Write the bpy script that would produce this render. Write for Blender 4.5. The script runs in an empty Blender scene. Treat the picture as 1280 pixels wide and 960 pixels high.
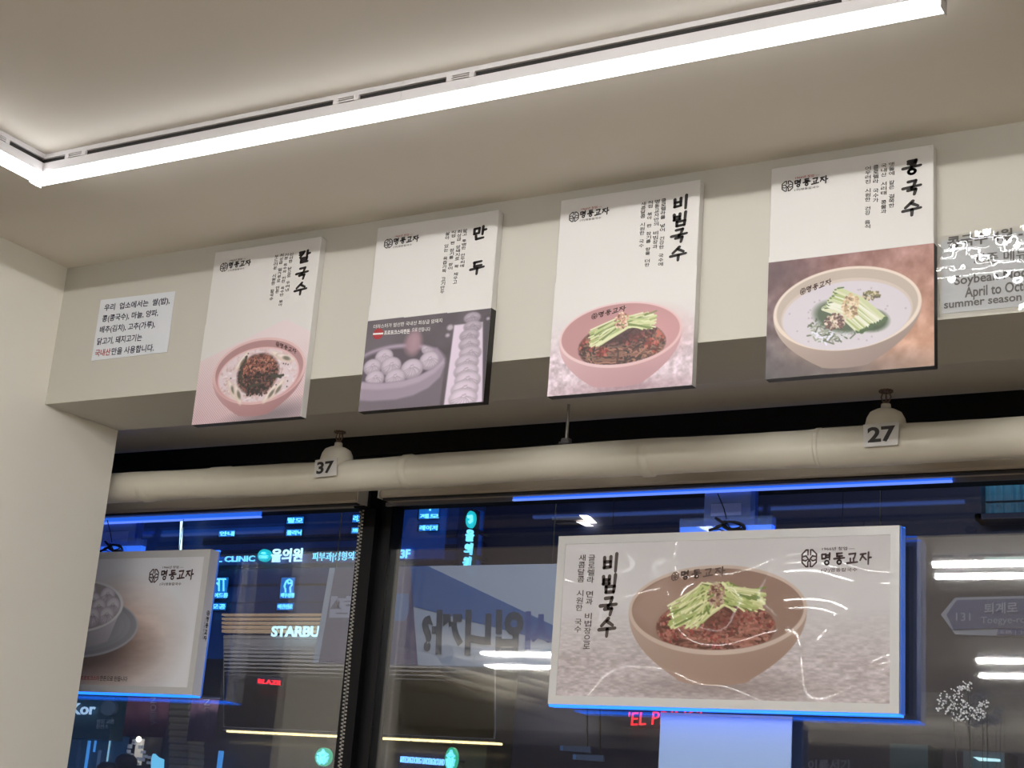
import bpy, math, random
import numpy as np
from mathutils import Vector, Matrix

S = bpy.context.scene
COL = S.collection
PI = math.pi
random.seed(7)

# ------------------------------------------------------------------ camera, world, exposure
CAM = np.array([0.0, 0.0, 1.45])
YAW, PITCH, ROLL, FPX = -0.5327, 0.2819, 0.0770, 1907.18
def _axes():
    cy, sy, cp, sp = math.cos(YAW), math.sin(YAW), math.cos(PITCH), math.sin(PITCH)
    f = np.array([sy * cp, cy * cp, sp]); r = np.array([cy, -sy, 0.0]); u = np.cross(r, f)
    cr, sr = math.cos(ROLL), math.sin(ROLL)
    return cr * r + sr * u, -sr * r + cr * u, f
RV, UV_, FV = _axes()
cam = bpy.data.cameras.new('camera'); co = bpy.data.objects.new('camera', cam); COL.objects.link(co)
cam.sensor_width = 36.0; cam.lens = FPX / 1280 * 36.0; cam.clip_start = 0.05; cam.clip_end = 200
co.matrix_world = Matrix(((RV[0], UV_[0], -FV[0], CAM[0]), (RV[1], UV_[1], -FV[1], CAM[1]), (RV[2], UV_[2], -FV[2], CAM[2]), (0, 0, 0, 1)))
S.camera = co
w = bpy.data.worlds.new('night_sky'); S.world = w; w.use_nodes = True
w.node_tree.nodes['Background'].inputs[0].default_value = (0.10, 0.16, 0.42, 1)
w.node_tree.nodes['Background'].inputs[1].default_value = 0.30
S.view_settings.view_transform = 'Standard'
try: S.view_settings.look = 'None'
except Exception: pass
S.view_settings.exposure = 0.11; S.view_settings.gamma = 1.0; S.view_settings.use_curve_mapping = False
S.cycles.transparent_max_bounces = 24
S.cycles.max_bounces = 10
LAMP = 112.0          # radiance of the white lamp diffusers
NEAR_LAMP = 8.6

def area_light(name, loc, target, size, power, rgb):
    L = bpy.data.lights.new(name, 'AREA'); L.shape = 'RECTANGLE'; L.size, L.size_y = size; L.energy = power; L.color = rgb
    o = bpy.data.objects.new(name, L); COL.objects.link(o); o.location = loc; o.rotation_euler = (Vector(target) - Vector(loc)).to_track_quat('-Z', 'Y').to_euler(); return o
area_light('banner_fill_light', (-3.5, 6.2, 5.6), (-5.0, 9.5, 3.0), (5.0, .3), 150, (.80, .88, 1.0))      # unseen fill added outside above the window to brighten the street banner

area_light('shutter_fill_light', (-11.2, 14.3, 2.6), (-11.4, 15.0, 3.4), (7.0, .15), 16, (1.0, .92, .8))                        # unseen fill added to boost the strip light's wash on the shutter

# ------------------------------------------------------------------ helpers
def U(x, y, Y):
    """the point where the sight line through a photograph pixel meets the plane y = Y"""
    d = FV + RV * (x - 640) / FPX + UV_ * (480 - y) / FPX
    return CAM + d * (Y / d[1])
def lin(c):
    c = np.asarray(c, float) / 255.0
    return np.where(c <= 0.04045, c / 12.92, ((c + 0.055) / 1.055) ** 2.4)
def tag(o, label=None, cat=None, group=None, kind=None):
    if label: o['label'] = label
    if cat: o['category'] = cat
    if group: o['group'] = group
    if kind: o['kind'] = kind
    return o
_mats = {}
def mat(name, rgb=(200, 200, 200), rough=.5, metal=0.0, emit=0.0, spec=.5, noise=None, bump=None, linear=None, ecol=None):
    if name in _mats: return _mats[name]
    m = bpy.data.materials.new(name); m.use_nodes = True; nt = m.node_tree; b = nt.nodes['Principled BSDF']
    c = list(lin(rgb)) if linear is None else list(linear)
    b.inputs['Base Color'].default_value = (*c, 1); b.inputs['Roughness'].default_value = rough
    b.inputs['Metallic'].default_value = metal; b.inputs['Specular IOR Level'].default_value = spec
    if emit:
        b.inputs['Emission Color'].default_value = (*(c if ecol is None else list(lin(ecol))), 1)
        b.inputs['Emission Strength'].default_value = emit
    if noise or bump:
        tc = nt.nodes.new('ShaderNodeTexCoord')
    if noise:                                   # (scale xyz, amount): slight mottling of the paint
        mp = nt.nodes.new('ShaderNodeMapping'); mp.inputs['Scale'].default_value = noise[0]
        n = nt.nodes.new('ShaderNodeTexNoise'); n.inputs['Scale'].default_value = 1.0; n.inputs['Detail'].default_value = 4
        nt.links.new(tc.outputs['Object'], mp.inputs[0]); nt.links.new(mp.outputs[0], n.inputs['Vector'])
        mx = nt.nodes.new('ShaderNodeMix'); mx.data_type = 'RGBA'
        a = noise[1]
        mx.inputs['A'].default_value = (*[min(1, v * (1 - a)) for v in c], 1); mx.inputs['B'].default_value = (*[min(1, v * (1 + a)) for v in c], 1)
        nt.links.new(n.outputs['Fac'], mx.inputs['Factor']); nt.links.new(mx.outputs['Result'], b.inputs['Base Color'])
    if bump:                                    # (scale xyz, strength, distance)
        mp2 = nt.nodes.new('ShaderNodeMapping'); mp2.inputs['Scale'].default_value = bump[0]
        n2 = nt.nodes.new('ShaderNodeTexNoise'); n2.inputs['Scale'].default_value = 1.0; n2.inputs['Detail'].default_value = 3
        nt.links.new(tc.outputs['Object'], mp2.inputs[0]); nt.links.new(mp2.outputs[0], n2.inputs['Vector'])
        bp = nt.nodes.new('ShaderNodeBump'); bp.inputs['Strength'].default_value = bump[1]; bp.inputs['Distance'].default_value = bump[2]
        nt.links.new(n2.outputs['Fac'], bp.inputs['Height']); nt.links.new(bp.outputs[0], b.inputs['Normal'])
    _mats[name] = m; return m
def sheer(name, rgb, opacity, gloss=0.0, rough=.02):
    """see-through sheet: mixes clear, a tint and a mirror-like reflection"""
    if name in _mats: return _mats[name]
    m = bpy.data.materials.new(name); m.use_nodes = True; nt = m.node_tree; nt.nodes.remove(nt.nodes['Principled BSDF'])
    out = nt.nodes['Material Output']
    t = nt.nodes.new('ShaderNodeBsdfTransparent'); d = nt.nodes.new('ShaderNodeBsdfDiffuse'); g = nt.nodes.new('ShaderNodeBsdfGlossy')
    d.inputs[0].default_value = (*lin(rgb), 1); g.inputs[0].default_value = (1, 1, 1, 1); g.inputs['Roughness'].default_value = rough
    a = nt.nodes.new('ShaderNodeMixShader'); a.inputs[0].default_value = opacity
    b = nt.nodes.new('ShaderNodeMixShader'); b.inputs[0].default_value = gloss
    nt.links.new(t.outputs[0], a.inputs[1]); nt.links.new(d.outputs[0], a.inputs[2])
    nt.links.new(a.outputs[0], b.inputs[1]); nt.links.new(g.outputs[0], b.inputs[2]); nt.links.new(b.outputs[0], out.inputs[0])
    _mats[name] = m; return m

class MB:
    """collects shapes in world coordinates; build() links them as one mesh object"""
    def __init__(s): s.v = []; s.f = []; s.mi = []; s.cur = 0; s.smooth = []
    def add(s, vs, fs, smooth=False):
        o = len(s.v); s.v += [tuple(map(float, p)) for p in vs]
        for f in fs: s.f.append([i + o for i in f]); s.mi.append(s.cur); s.smooth.append(smooth)
        return s
    def box(s, lo, hi):
        (a, b, c), (d, e, f) = lo, hi
        return s.add([(a, b, c), (d, b, c), (d, e, c), (a, e, c), (a, b, f), (d, b, f), (d, e, f), (a, e, f)],
                     [(0, 3, 2, 1), (4, 5, 6, 7), (0, 1, 5, 4), (1, 2, 6, 5), (2, 3, 7, 6), (3, 0, 4, 7)])
    def obox(s, o, ex, ey, ez):
        """box from corner o with three edge vectors"""
        o, ex, ey, ez = [np.array(q, float) for q in (o, ex, ey, ez)]
        p = [o, o + ex, o + ex + ey, o + ey]; p += [q + ez for q in p]
        return s.add(p, [(0, 3, 2, 1), (4, 5, 6, 7), (0, 1, 5, 4), (1, 2, 6, 5), (2, 3, 7, 6), (3, 0, 4, 7)])
    def bbox(s, lo, hi, r=.004):
        """box with chamfered edges"""
        lo = np.array(lo, float); hi = np.array(hi, float); r = min(r, (hi - lo).min() * .45)
        vs = []; idx = {}
        for cx in (0, 1):
            for cy in (0, 1):
                for cz in (0, 1):
                    c = [hi[i] if k else lo[i] for i, k in enumerate((cx, cy, cz))]
                    for ax in range(3):
                        q = [c[i] + ((-r if (cx, cy, cz)[i] else r) if i != ax else 0) for i in range(3)]
                        idx[(cx, cy, cz, ax)] = len(vs); vs.append(q)
        fs = []
        for ax in range(3):
            o = [i for i in range(3) if i != ax]
            for k in (0, 1):
                ring = []
                for a, b in ((0, 0), (1, 0), (1, 1), (0, 1)):
                    t = [0, 0, 0]; t[ax] = k; t[o[0]] = a; t[o[1]] = b; ring.append(idx[(*t, ax)])
                fs.append(ring)
        for ax in range(3):
            o = [i for i in range(3) if i != ax]
            for a in (0, 1):
                for b in (0, 1):
                    t0 = [0, 0, 0]; t0[o[0]] = a; t0[o[1]] = b; t1 = list(t0); t1[ax] = 1
                    fs.append([idx[(*t0, o[0])], idx[(*t1, o[0])], idx[(*t1, o[1])], idx[(*t0, o[1])]])
        for a in (0, 1):
            for b in (0, 1):
                for c in (0, 1): fs.append([idx[(a, b, c, k)] for k in range(3)])
        return s.add(vs, fs)
    def quad(s, a, b, c, d): return s.add([a, b, c, d], [(0, 1, 2, 3)])
    def poly(s, pts): return s.add(pts, [tuple(range(len(pts)))])
    def slab(s, pts, depth):
        """flat outline given a real thickness"""
        n = len(pts); d = np.array(depth, float); q = [np.array(p, float) for p in pts]
        return s.add(q + [p + d for p in q], [tuple(range(n)), tuple(range(2 * n - 1, n - 1, -1))] + [(i, i + n, (i + 1) % n + n, (i + 1) % n) for i in range(n)])
    def tube(s, pts, rad, seg=10, caps=True):
        pts = [np.array(p, float) for p in pts]; n = len(pts)
        rs = rad if hasattr(rad, '__len__') else [rad] * n
        t0 = pts[1] - pts[0]; ref = np.array([0, 0, 1.0]) if abs(t0[2]) < .9 * np.linalg.norm(t0) else np.array([1.0, 0, 0])
        vs = []; fs = []
        for i, p in enumerate(pts):
            t = pts[min(i + 1, n - 1)] - pts[max(i - 1, 0)]; t = t / (np.linalg.norm(t) + 1e-12)
            a = np.cross(t, ref); a /= np.linalg.norm(a) + 1e-12; b = np.cross(a, t); ref = b
            for k in range(seg):
                q = 2 * PI * k / seg; vs.append(p + rs[i] * (a * math.cos(q) + b * math.sin(q)))
        for i in range(n - 1):
            for k in range(seg):
                fs.append((i * seg + k, i * seg + (k + 1) % seg, (i + 1) * seg + (k + 1) % seg, (i + 1) * seg + k))
        s.add(vs, fs, True)
        if caps: s.add(vs[:seg], [tuple(range(seg))]); s.add(vs[-seg:], [tuple(range(seg - 1, -1, -1))])
        return s
    def lathe(s, c, prof, seg=20, axis=(0, 0, 1)):
        """profile of (radius, height) spun about an axis through c"""
        ax = np.array(axis, float); c = np.array(c, float)
        a = np.cross(ax, (1, 0, 0)) if abs(ax[0]) < .9 else np.cross(ax, (0, 1, 0)); a /= np.linalg.norm(a); b = np.cross(ax, a)
        vs = [c + ax * h + r * (a * math.cos(2 * PI * k / seg) + b * math.sin(2 * PI * k / seg)) for r, h in prof for k in range(seg)]
        fs = [(i * seg + k, i * seg + (k + 1) % seg, (i + 1) * seg + (k + 1) % seg, (i + 1) * seg + k) for i in range(len(prof) - 1) for k in range(seg)]
        return s.add(vs, fs, True)
    def ball(s, c, r, seg=8, rings=5):
        prof = [(r * math.sin(PI * i / rings), -r * math.cos(PI * i / rings)) for i in range(rings + 1)]
        return s.lathe(c, prof, seg)
    def use(s, i): s.cur = i; return s
    def build(s, name, mats, parent=None, base=None):
        if not isinstance(mats, (list, tuple)): mats = [mats]
        o0 = np.array(parent.location) if parent is not None and base is None else np.array(base if base is not None else (0, 0, 0), float)
        me = bpy.data.meshes.new(name); me.from_pydata([tuple(np.array(p) - o0) for p in s.v], [], s.f)
        for m in mats: me.materials.append(m)
        me.polygons.foreach_set('material_index', s.mi); me.polygons.foreach_set('use_smooth', s.smooth); me.update()
        o = bpy.data.objects.new(name, me); COL.objects.link(o)
        if parent is not None:
            o.parent = parent
        elif base is not None: o.location = base
        return o
def sub(o, parent):
    """hang an object already built in world coordinates under a part that sits at its thing's base"""
    o.parent = parent; return o
def thing(name, loc, label, cat, group=None):
    o = bpy.data.objects.new(name, None); COL.objects.link(o); o.location = loc; o.empty_display_size = .1
    return tag(o, label, cat, group)
class At:                                            # stands in for a parent when a sub-part needs the thing's base
    def __init__(s, loc): s.location = loc
def part_of(part, name, mb, mats, base):
    o = mb.build(name, mats, None, (0, 0, 0)); o.data.transform(Matrix.Translation(-Vector(base))); o.parent = part; return o
def dup(root, loc):
    r = root.copy(); COL.objects.link(r); r.location = loc
    for ch in list(root.children):
        c = ch.copy(); COL.objects.link(c); c.parent = r
        for g in ch.children:
            d = g.copy(); COL.objects.link(d); d.parent = c
    return r
def structure(o): o['kind'] = 'structure'; return o

# ---- lettering
_tc = {}
def text2d(body, bold=0.0, depth=0.0):
    k = (body, bold, depth)
    if k in _tc: return _tc[k]
    cu = bpy.data.curves.new('lettering', 'FONT'); cu.body = body; cu.offset = bold; cu.extrude = depth; cu.resolution_u = 3
    o = bpy.data.objects.new('lettering', cu); COL.objects.link(o); bpy.context.view_layer.update()
    ev = o.evaluated_get(bpy.context.evaluated_depsgraph_get()); me = ev.to_mesh()
    v = np.array([q.co[:] for q in me.vertices]) if len(me.vertices) else np.zeros((0, 3)); f = [list(q.vertices) for q in me.polygons]
    ev.to_mesh_clear(); bpy.data.objects.remove(o); bpy.data.curves.remove(cu)
    _tc[k] = (v, f); return v, f
def unit(v): v = np.array(v, float); return v / np.linalg.norm(v)
def put_text(mb, body, TL, TR, BL, bold=0.0, depth=0.0, mirror=False):
    """lettering whose outline fills the parallelogram TL, TR, BL; depth in metres towards the viewer"""
    v, f = text2d(body, bold, .5 if depth else 0)
    if len(v) == 0: return
    TL, TR, BL = [np.array(q, float) for q in (TL, TR, BL)]
    lo, hi = v[:, :2].min(0), v[:, :2].max(0); q = (v[:, :2] - lo) / np.maximum(hi - lo, 1e-6)
    if mirror: q[:, 0] = 1 - q[:, 0]
    n = np.cross(TR - TL, BL - TL); n = -n / np.linalg.norm(n)
    P = TL + q[:, :1] * (TR - TL) + (1 - q[:, 1:]) * (BL - TL) + n * (v[:, 2:] * depth)
    mb.add(P, f)
G = {  # brush lettering: strokes of each syllable in a unit square, y downward
 '비': [[(.1, .2), (.12, .78)], [(.5, .16), (.5, .74)], [(.12, .46), (.5, .44)], [(.1, .78), (.52, .74)], [(.86, 0), (.83, 1)]],
 '빔': [[(.1, .1), (.12, .52)], [(.48, .08), (.48, .5)], [(.12, .3), (.48, .29)], [(.1, .52), (.5, .5)], [(.85, 0), (.82, .58)], [(.3, .68), (.3, 1)], [(.3, .68), (.82, .65), (.78, 1)], [(.3, 1), (.8, .97)]],
 '국': [[(.3, .07), (.72, .03), (.62, .36)], [(0, .5), (1, .4)], [(.5, .45), (.5, .62)], [(.28, .68), (.72, .64), (.64, 1)]],
 '수': [[(.56, 0), (.14, .42)], [(.48, .16), (.84, .38)], [(0, .64), (1, .54)], [(.52, .59), (.5, 1)]],
 '콩': [[(.3, .03), (.74, 0), (.66, .36)], [(.3, .2), (.7, .17)], [(.48, .3), (.48, .46)], [(0, .5), (1, .41)], 'o.5,.78,.17'],
 '칼': [[(.1, .08), (.5, .05), (.16, .52)], [(.12, .28), (.42, .24)], [(.78, 0), (.75, .52)], [(.78, .27), (1, .25)], [(.25, .62), (.78, .58), (.75, .76), (.28, .8), (.28, .98), (.86, .94)]],
 '만': [[(.1, .12), (.1, .52)], [(.1, .12), (.48, .09), (.46, .5)], [(.1, .52), (.46, .49)], [(.76, 0), (.74, .64)], [(.76, .3), (1, .28)], [(.25, .7), (.28, .97), (.82, .92)]],
 '두': [[(.25, .05), (.8, .01)], [(.28, .05), (.28, .36), (.82, .32)], [(0, .58), (1, .48)], [(.52, .53), (.5, 1)]],
 '명': [[(.06, .1), (.08, .46)], [(.06, .1), (.44, .07), (.42, .45)], [(.08, .46), (.42, .44)], [(.82, 0), (.8, .56)], [(.48, .17), (.8, .15)], [(.48, .36), (.8, .34)], 'o.55,.8,.17'],
 '동': [[(.25, .05), (.77, .02)], [(.28, .05), (.28, .28), (.8, .25)], [(.5, .28), (.5, .44)], [(0, .49), (1, .42)], 'o.5,.78,.17'],
 '교': [[(.2, .12), (.8, .07), (.7, .46)], [(.32, .5), (.33, .8)], [(.62, .48), (.62, .78)], [(0, .88), (1, .8)]],
 '자': [[(.04, .16), (.56, .1)], [(.3, .14), (0, .66)], [(.28, .36), (.58, .62)], [(.8, 0), (.77, 1)], [(.8, .46), (1.05, .43)]],
}
def stroke_polys(pts, w):
    out = []
    for (a, b) in zip(pts[:-1], pts[1:]):
        a = np.array(a, float); b = np.array(b, float); d = (b - a) / (np.linalg.norm(b - a) + 1e-9); n = np.array([-d[1], d[0]])
        ra, rb = w * .55, w * .46; P = []
        for k in range(5):
            t = PI / 2 + PI * k / 4; P.append(a + ra * (d * math.cos(t) + n * math.sin(t)))
        for k in range(5):
            t = -PI / 2 + PI * k / 4; P.append(b + rb * (d * math.cos(t) + n * math.sin(t)))
        out.append(P)
    return out
def glyph_polys(ch, w=.15):
    out = []
    for st in G[ch]:
        if isinstance(st, str):
            cx, cy, r = [float(q) for q in st[1:].split(',')]
            ring = [(cx + r * 1.15 * math.cos(2 * PI * k / 14), cy + r * math.sin(2 * PI * k / 14)) for k in range(15)]
            out += stroke_polys(ring, w * .85)
        else: out += stroke_polys(st, w)
    return out
def put_brush(mb, ch, TL, TR, BL, w=.15):
    TL, TR, BL = [np.array(q, float) for q in (TL, TR, BL)]
    for P in glyph_polys(ch, w): mb.poly([TL + p[0] * (TR - TL) + p[1] * (BL - TL) for p in P])
def put_emblem(mb, TL, TR, BL, w=.16):
    TL, TR, BL = [np.array(q, float) for q in (TL, TR, BL)]; L = []
    c = [(.3, 0), (.05, .25), (.05, .75), (.3, 1)]
    L += [c, [(1 - x, y) for x, y in c], [(.3, 0), (.42, 0), (.42, .3)], [(.7, 0), (.58, 0), (.58, .3)], [(.3, 1), (.42, 1), (.42, .7)], [(.7, 1), (.58, 1), (.58, .7)],
          [(.1, .4), (.3, .36), (.42, .52), (.5, .68), (.58, .52), (.7, .36), (.9, .4)], [(.1, .6), (.26, .66), (.36, .6)], [(.9, .6), (.74, .66), (.64, .6)]]
    for pts in L:
        for P in stroke_polys(pts, w * .55): mb.poly([TL + p[0] * (TR - TL) + p[1] * (BL - TL) for p in P])

# ---- printed pictures: a fine coloured mesh, painted here
class Art:
    def __init__(s, nx, ny, x0, x1, y0, y1):
        s.nx, s.ny = nx, ny
        s.X, s.Y = np.meshgrid(np.linspace(x0, x1, nx + 1), np.linspace(y0, y1, ny + 1))
        s.C = np.ones((ny + 1, nx + 1, 3)) * 200.0; s.px = (x1 - x0) / nx; s.rng = np.random.RandomState(3)
    def fill(s, m, c):
        m = np.clip(m, 0, 1)[..., None]; s.C = s.C * (1 - m) + np.asarray(c, float) * m if np.ndim(c) < 2 else s.C * (1 - m) + c * m
    def noise(s, fx, fy, seed=0, oct=3):
        r = np.random.RandomState(seed); out = np.zeros_like(s.X); amp = 1; tot = 0
        for o in range(oct):
            gx, gy = int(max(2, fx * 2 ** o)) + 2, int(max(2, fy * 2 ** o)) + 2; g = r.rand(gy + 1, gx + 1)
            u = (s.X - s.X.min()) / (s.X.max() - s.X.min()) * (gx - 1.001); v = (s.Y - s.Y.min()) / (s.Y.max() - s.Y.min()) * (gy - 1.001)
            i, j = u.astype(int), v.astype(int); a, b = u - i, v - j; a = a * a * (3 - 2 * a); b = b * b * (3 - 2 * b)
            out += amp * ((g[j, i] * (1 - a) + g[j, i + 1] * a) * (1 - b) + (g[j + 1, i] * (1 - a) + g[j + 1, i + 1] * a) * b); tot += amp; amp *= .5
        return out / tot
    def ell(s, cx, cy, rx, ry, rot=0.0, soft=1.0):
        c, q = math.cos(rot), math.sin(rot); x = s.X - cx; y = s.Y - cy
        d = np.sqrt(((x * c + y * q) / rx) ** 2 + ((-x * q + y * c) / ry) ** 2)
        return np.clip((1 - d) * min(rx, ry) / (s.px * soft) + .5, 0, 1)
    def polyg(s, pts, soft=1.0):
        inside = np.zeros(s.X.shape, bool); dist = np.full(s.X.shape, 9.0)
        for (a, b) in zip(pts, pts[1:] + pts[:1]):
            (x1, y1), (x2, y2) = a, b
            cr = ((y1 > s.Y) != (y2 > s.Y)); xx = (x2 - x1) * (s.Y - y1) / ((y2 - y1) or 1e-9) + x1; inside ^= cr & (s.X < xx)
            dist = np.minimum(dist, s.seg(a, b))
        d = np.where(inside, dist, -dist); return np.clip(d / (s.px * soft) + .5, 0, 1)
    def seg(s, a, b):
        ax, ay = a; bx, by = b; dx, dy = bx - ax, by - ay; L = dx * dx + dy * dy + 1e-12
        t = np.clip(((s.X - ax) * dx + (s.Y - ay) * dy) / L, 0, 1); return np.hypot(s.X - ax - t * dx, s.Y - ay - t * dy)
    def line(s, pts, wd, c, m=None, alpha=1.0):
        """a stroke, worked only inside its own window"""
        xs = [p[0] for p in pts]; ys = [p[1] for p in pts]; pad = wd + 2 * s.px
        i0 = max(0, int((min(xs) - pad - s.X[0, 0]) / s.px)); i1 = min(s.nx + 1, int((max(xs) + pad - s.X[0, 0]) / s.px) + 2)
        py = s.Y[1, 0] - s.Y[0, 0]; j0 = max(0, int((min(ys) - pad - s.Y[0, 0]) / py)); j1 = min(s.ny + 1, int((max(ys) + pad - s.Y[0, 0]) / py) + 2)
        if i1 <= i0 or j1 <= j0: return
        X = s.X[j0:j1, i0:i1]; Y = s.Y[j0:j1, i0:i1]; d = np.full(X.shape, 9.0)
        for (ax, ay), (bx, by) in zip(pts[:-1], pts[1:]):
            dx, dy = bx - ax, by - ay; t = np.clip(((X - ax) * dx + (Y - ay) * dy) / (dx * dx + dy * dy + 1e-12), 0, 1)
            d = np.minimum(d, np.hypot(X - ax - t * dx, Y - ay - t * dy))
        k = np.clip((wd - d) / s.px + .5, 0, 1) * alpha
        if m is not None: k = k * m[j0:j1, i0:i1]
        s.C[j0:j1, i0:i1] = s.C[j0:j1, i0:i1] * (1 - k[..., None]) + np.array(c, float) * k[..., None]
    def dots(s, n, cx, cy, rx, ry, r, cols, m=None, seed=1):
        g = np.random.RandomState(seed)
        for k in range(n):
            a = g.rand() * 2 * PI; q = math.sqrt(g.rand()); x, y = cx + rx * q * math.cos(a), cy + ry * q * math.sin(a); t = g.rand() * PI
            L = r * (.6 + g.rand() * .9); s.line([(x, y), (x + L * math.cos(t), y + L * math.sin(t))], r * (.6 + .5 * g.rand()), cols[g.randint(len(cols))], m)
    def mesh(s, name, material, TL, TR, BL, parent, k):
        """the painted grid stretched over TL, TR, BL (the corners of the painted range)"""
        TL, TR, BL = [np.array(q, float) - np.array(parent.location) for q in (TL, TR, BL)]
        u = np.linspace(0, 1, s.nx + 1); v = np.linspace(0, 1, s.ny + 1); A, B = np.meshgrid(u, v)
        P = TL + A[..., None] * (TR - TL) + B[..., None] * (BL - TL); P = P.reshape(-1, 3)
        i = np.arange(s.nx); j = np.arange(s.ny); I, J = np.meshgrid(i, j); a = (J * (s.nx + 1) + I).ravel()
        F = np.stack([a, a + s.nx + 1, a + s.nx + 2, a + 1], 1)
        me = bpy.data.meshes.new(name); me.vertices.add(len(P)); me.vertices.foreach_set('co', P.ravel())
        me.loops.add(F.size); me.loops.foreach_set('vertex_index', F.ravel().astype(np.int32))
        me.polygons.add(len(F)); me.polygons.foreach_set('loop_start', np.arange(0, F.size, 4, dtype=np.int32)); me.update(calc_edges=True)
        c = np.clip(lin(np.clip(s.C, 0, 255)) * np.array(k), 0, .95).reshape(-1, 3); c4 = np.concatenate([c, np.ones((len(c), 1))], 1)
        at = me.color_attributes.new('print', 'FLOAT_COLOR', 'POINT'); at.data.foreach_set('color', c4.ravel().astype(np.float32))
        me.materials.append(material); o = bpy.data.objects.new(name, me); COL.objects.link(o); o.parent = parent; return o
def print_mat(name, rough, wave=0.0, coat=0.0):
    m = bpy.data.materials.new(name); m.use_nodes = True; nt = m.node_tree; b = nt.nodes['Principled BSDF']
    a = nt.nodes.new('ShaderNodeAttribute'); a.attribute_name = 'print'; nt.links.new(a.outputs['Color'], b.inputs['Base Color'])
    b.inputs['Roughness'].default_value = rough
    return m

# ------------------------------------------------------------------ materials
M = dict(
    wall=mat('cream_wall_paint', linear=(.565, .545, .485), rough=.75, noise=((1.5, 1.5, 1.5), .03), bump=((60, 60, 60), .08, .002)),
    ceil=mat('ceiling_paint', linear=(.78, .735, .655), rough=.8, noise=((1.2, 2.5, 1), .05), bump=((30, 8, 10), .15, .002)),
    white=mat('lamp_white_metal', linear=(.72, .70, .72), rough=.4),
    slot=mat('lamp_dark_slot', (38, 36, 36), .6),
    glow=mat('lamp_diffuser', linear=(.9, .9, .9), emit=NEAR_LAMP, ecol=(253, 254, 255)),
    glow2=mat('lamp_diffuser_far', linear=(.9, .9, .9), emit=LAMP, ecol=(255, 253, 250)),
    black=mat('black_frame_metal', (11, 11, 15), .4, spec=.25),
    header=mat('dark_window_header', (9, 10, 22), .4),
    alu=mat('window_frame_silver', (150, 150, 160), .35, .6),
    pipe=mat('pipe_wrap', linear=(.66, .62, .525), rough=.5, noise=((7, 2, 2), .05), bump=((45, 2, 2), .12, .003)),
    band=mat('blind_cassette_beige', linear=(.46, .41, .33), rough=.5),
    board=mat('board_white_print', linear=(.70, .685, .665), rough=.5),
    ink=mat('black_print_ink', (34, 28, 28), .5),
    grey_ink=mat('grey_print_ink', (80, 68, 64), .5),
    brown_ink=mat('brown_print_ink', (72, 46, 44), .5),
    red_ink=mat('red_print_ink', (165, 45, 50), .5),
    white_ink=mat('white_print_ink', (235, 232, 228), .5),
    dark=mat('dark_print_and_shade', (30, 26, 26), .5),
    paper=mat('white_paper', linear=(.72, .75, .80), rough=.55),
    chrome=mat('bronze_sprinkler_metal', (120, 100, 85), .3, .9),
    cable=mat('black_cable', (10, 10, 12), .45),
    blue=mat('blue_led_strip', (30, 110, 255), .4, emit=2.2),
)

# ------------------------------------------------------------------ room
ZC, ZB = 2.1762 + 1.45, 1.5627 + 1.45      # ceiling, underside of the beam
XL, YP, YB, YS, YW = -4.8597, 4.3537, 4.3887, 4.8269, 5.50
b = MB().box((-14, 2.3, ZC), (4.2, YB + .02, ZC + .12)).box((-14, -13, ZC), (4.2, 2.3, ZC + .12)); structure(b.build('ceiling', M['ceil']))
b = MB().box((-14.2, -13.2, -.1), (4.4, 5.62, 0)); structure(b.build('floor', mat('floor_tile', (140, 128, 112), .35)))
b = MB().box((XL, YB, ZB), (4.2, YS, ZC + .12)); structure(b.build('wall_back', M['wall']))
b = MB().box((-6.6, 3.8, 0), (XL, YS, ZC + .12)); structure(b.build('wall_left', mat('brightened_wall_paint', linear=(.88, .85, .775), rough=.75, noise=((1.5, 1.5, 1.5), .03), bump=((60, 60, 60), .08, .002))))  # same wall paint made lighter, standing in for light on this wall
b = MB().box((4.2, -13, 0), (4.4, 5.62, ZC + .12)); structure(b.build('wall_right', M['wall']))
b = MB().box((-14, -13.2, 0), (4.2, -13, ZC + .12)); structure(b.build('wall_rear', M['wall']))
b = MB().box((-14.2, -13, 0), (-14, 5.3, ZC + .12)).box((-14, YS, 0), (-6.6, YS + .2, ZC + .12)); structure(b.build('wall_far_left', M['wall']))
b = MB().box((-6.8, YS + .2, 0), (-6.6, 5.62, ZC)); structure(b.build('wall_recess_side', M['wall']))
b = MB().box((-6.6, YS, ZB + .082), (4.2, 5.62, ZB + .3)); structure(b.build('trim_1', mat('recess_ceiling_paint', linear=(.74, .70, .62), rough=.7)))
b = MB().box((-6.6, 5.38, 0), (4.2, 5.62, .45)); structure(b.build('trim_2', M['wall']))

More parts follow.
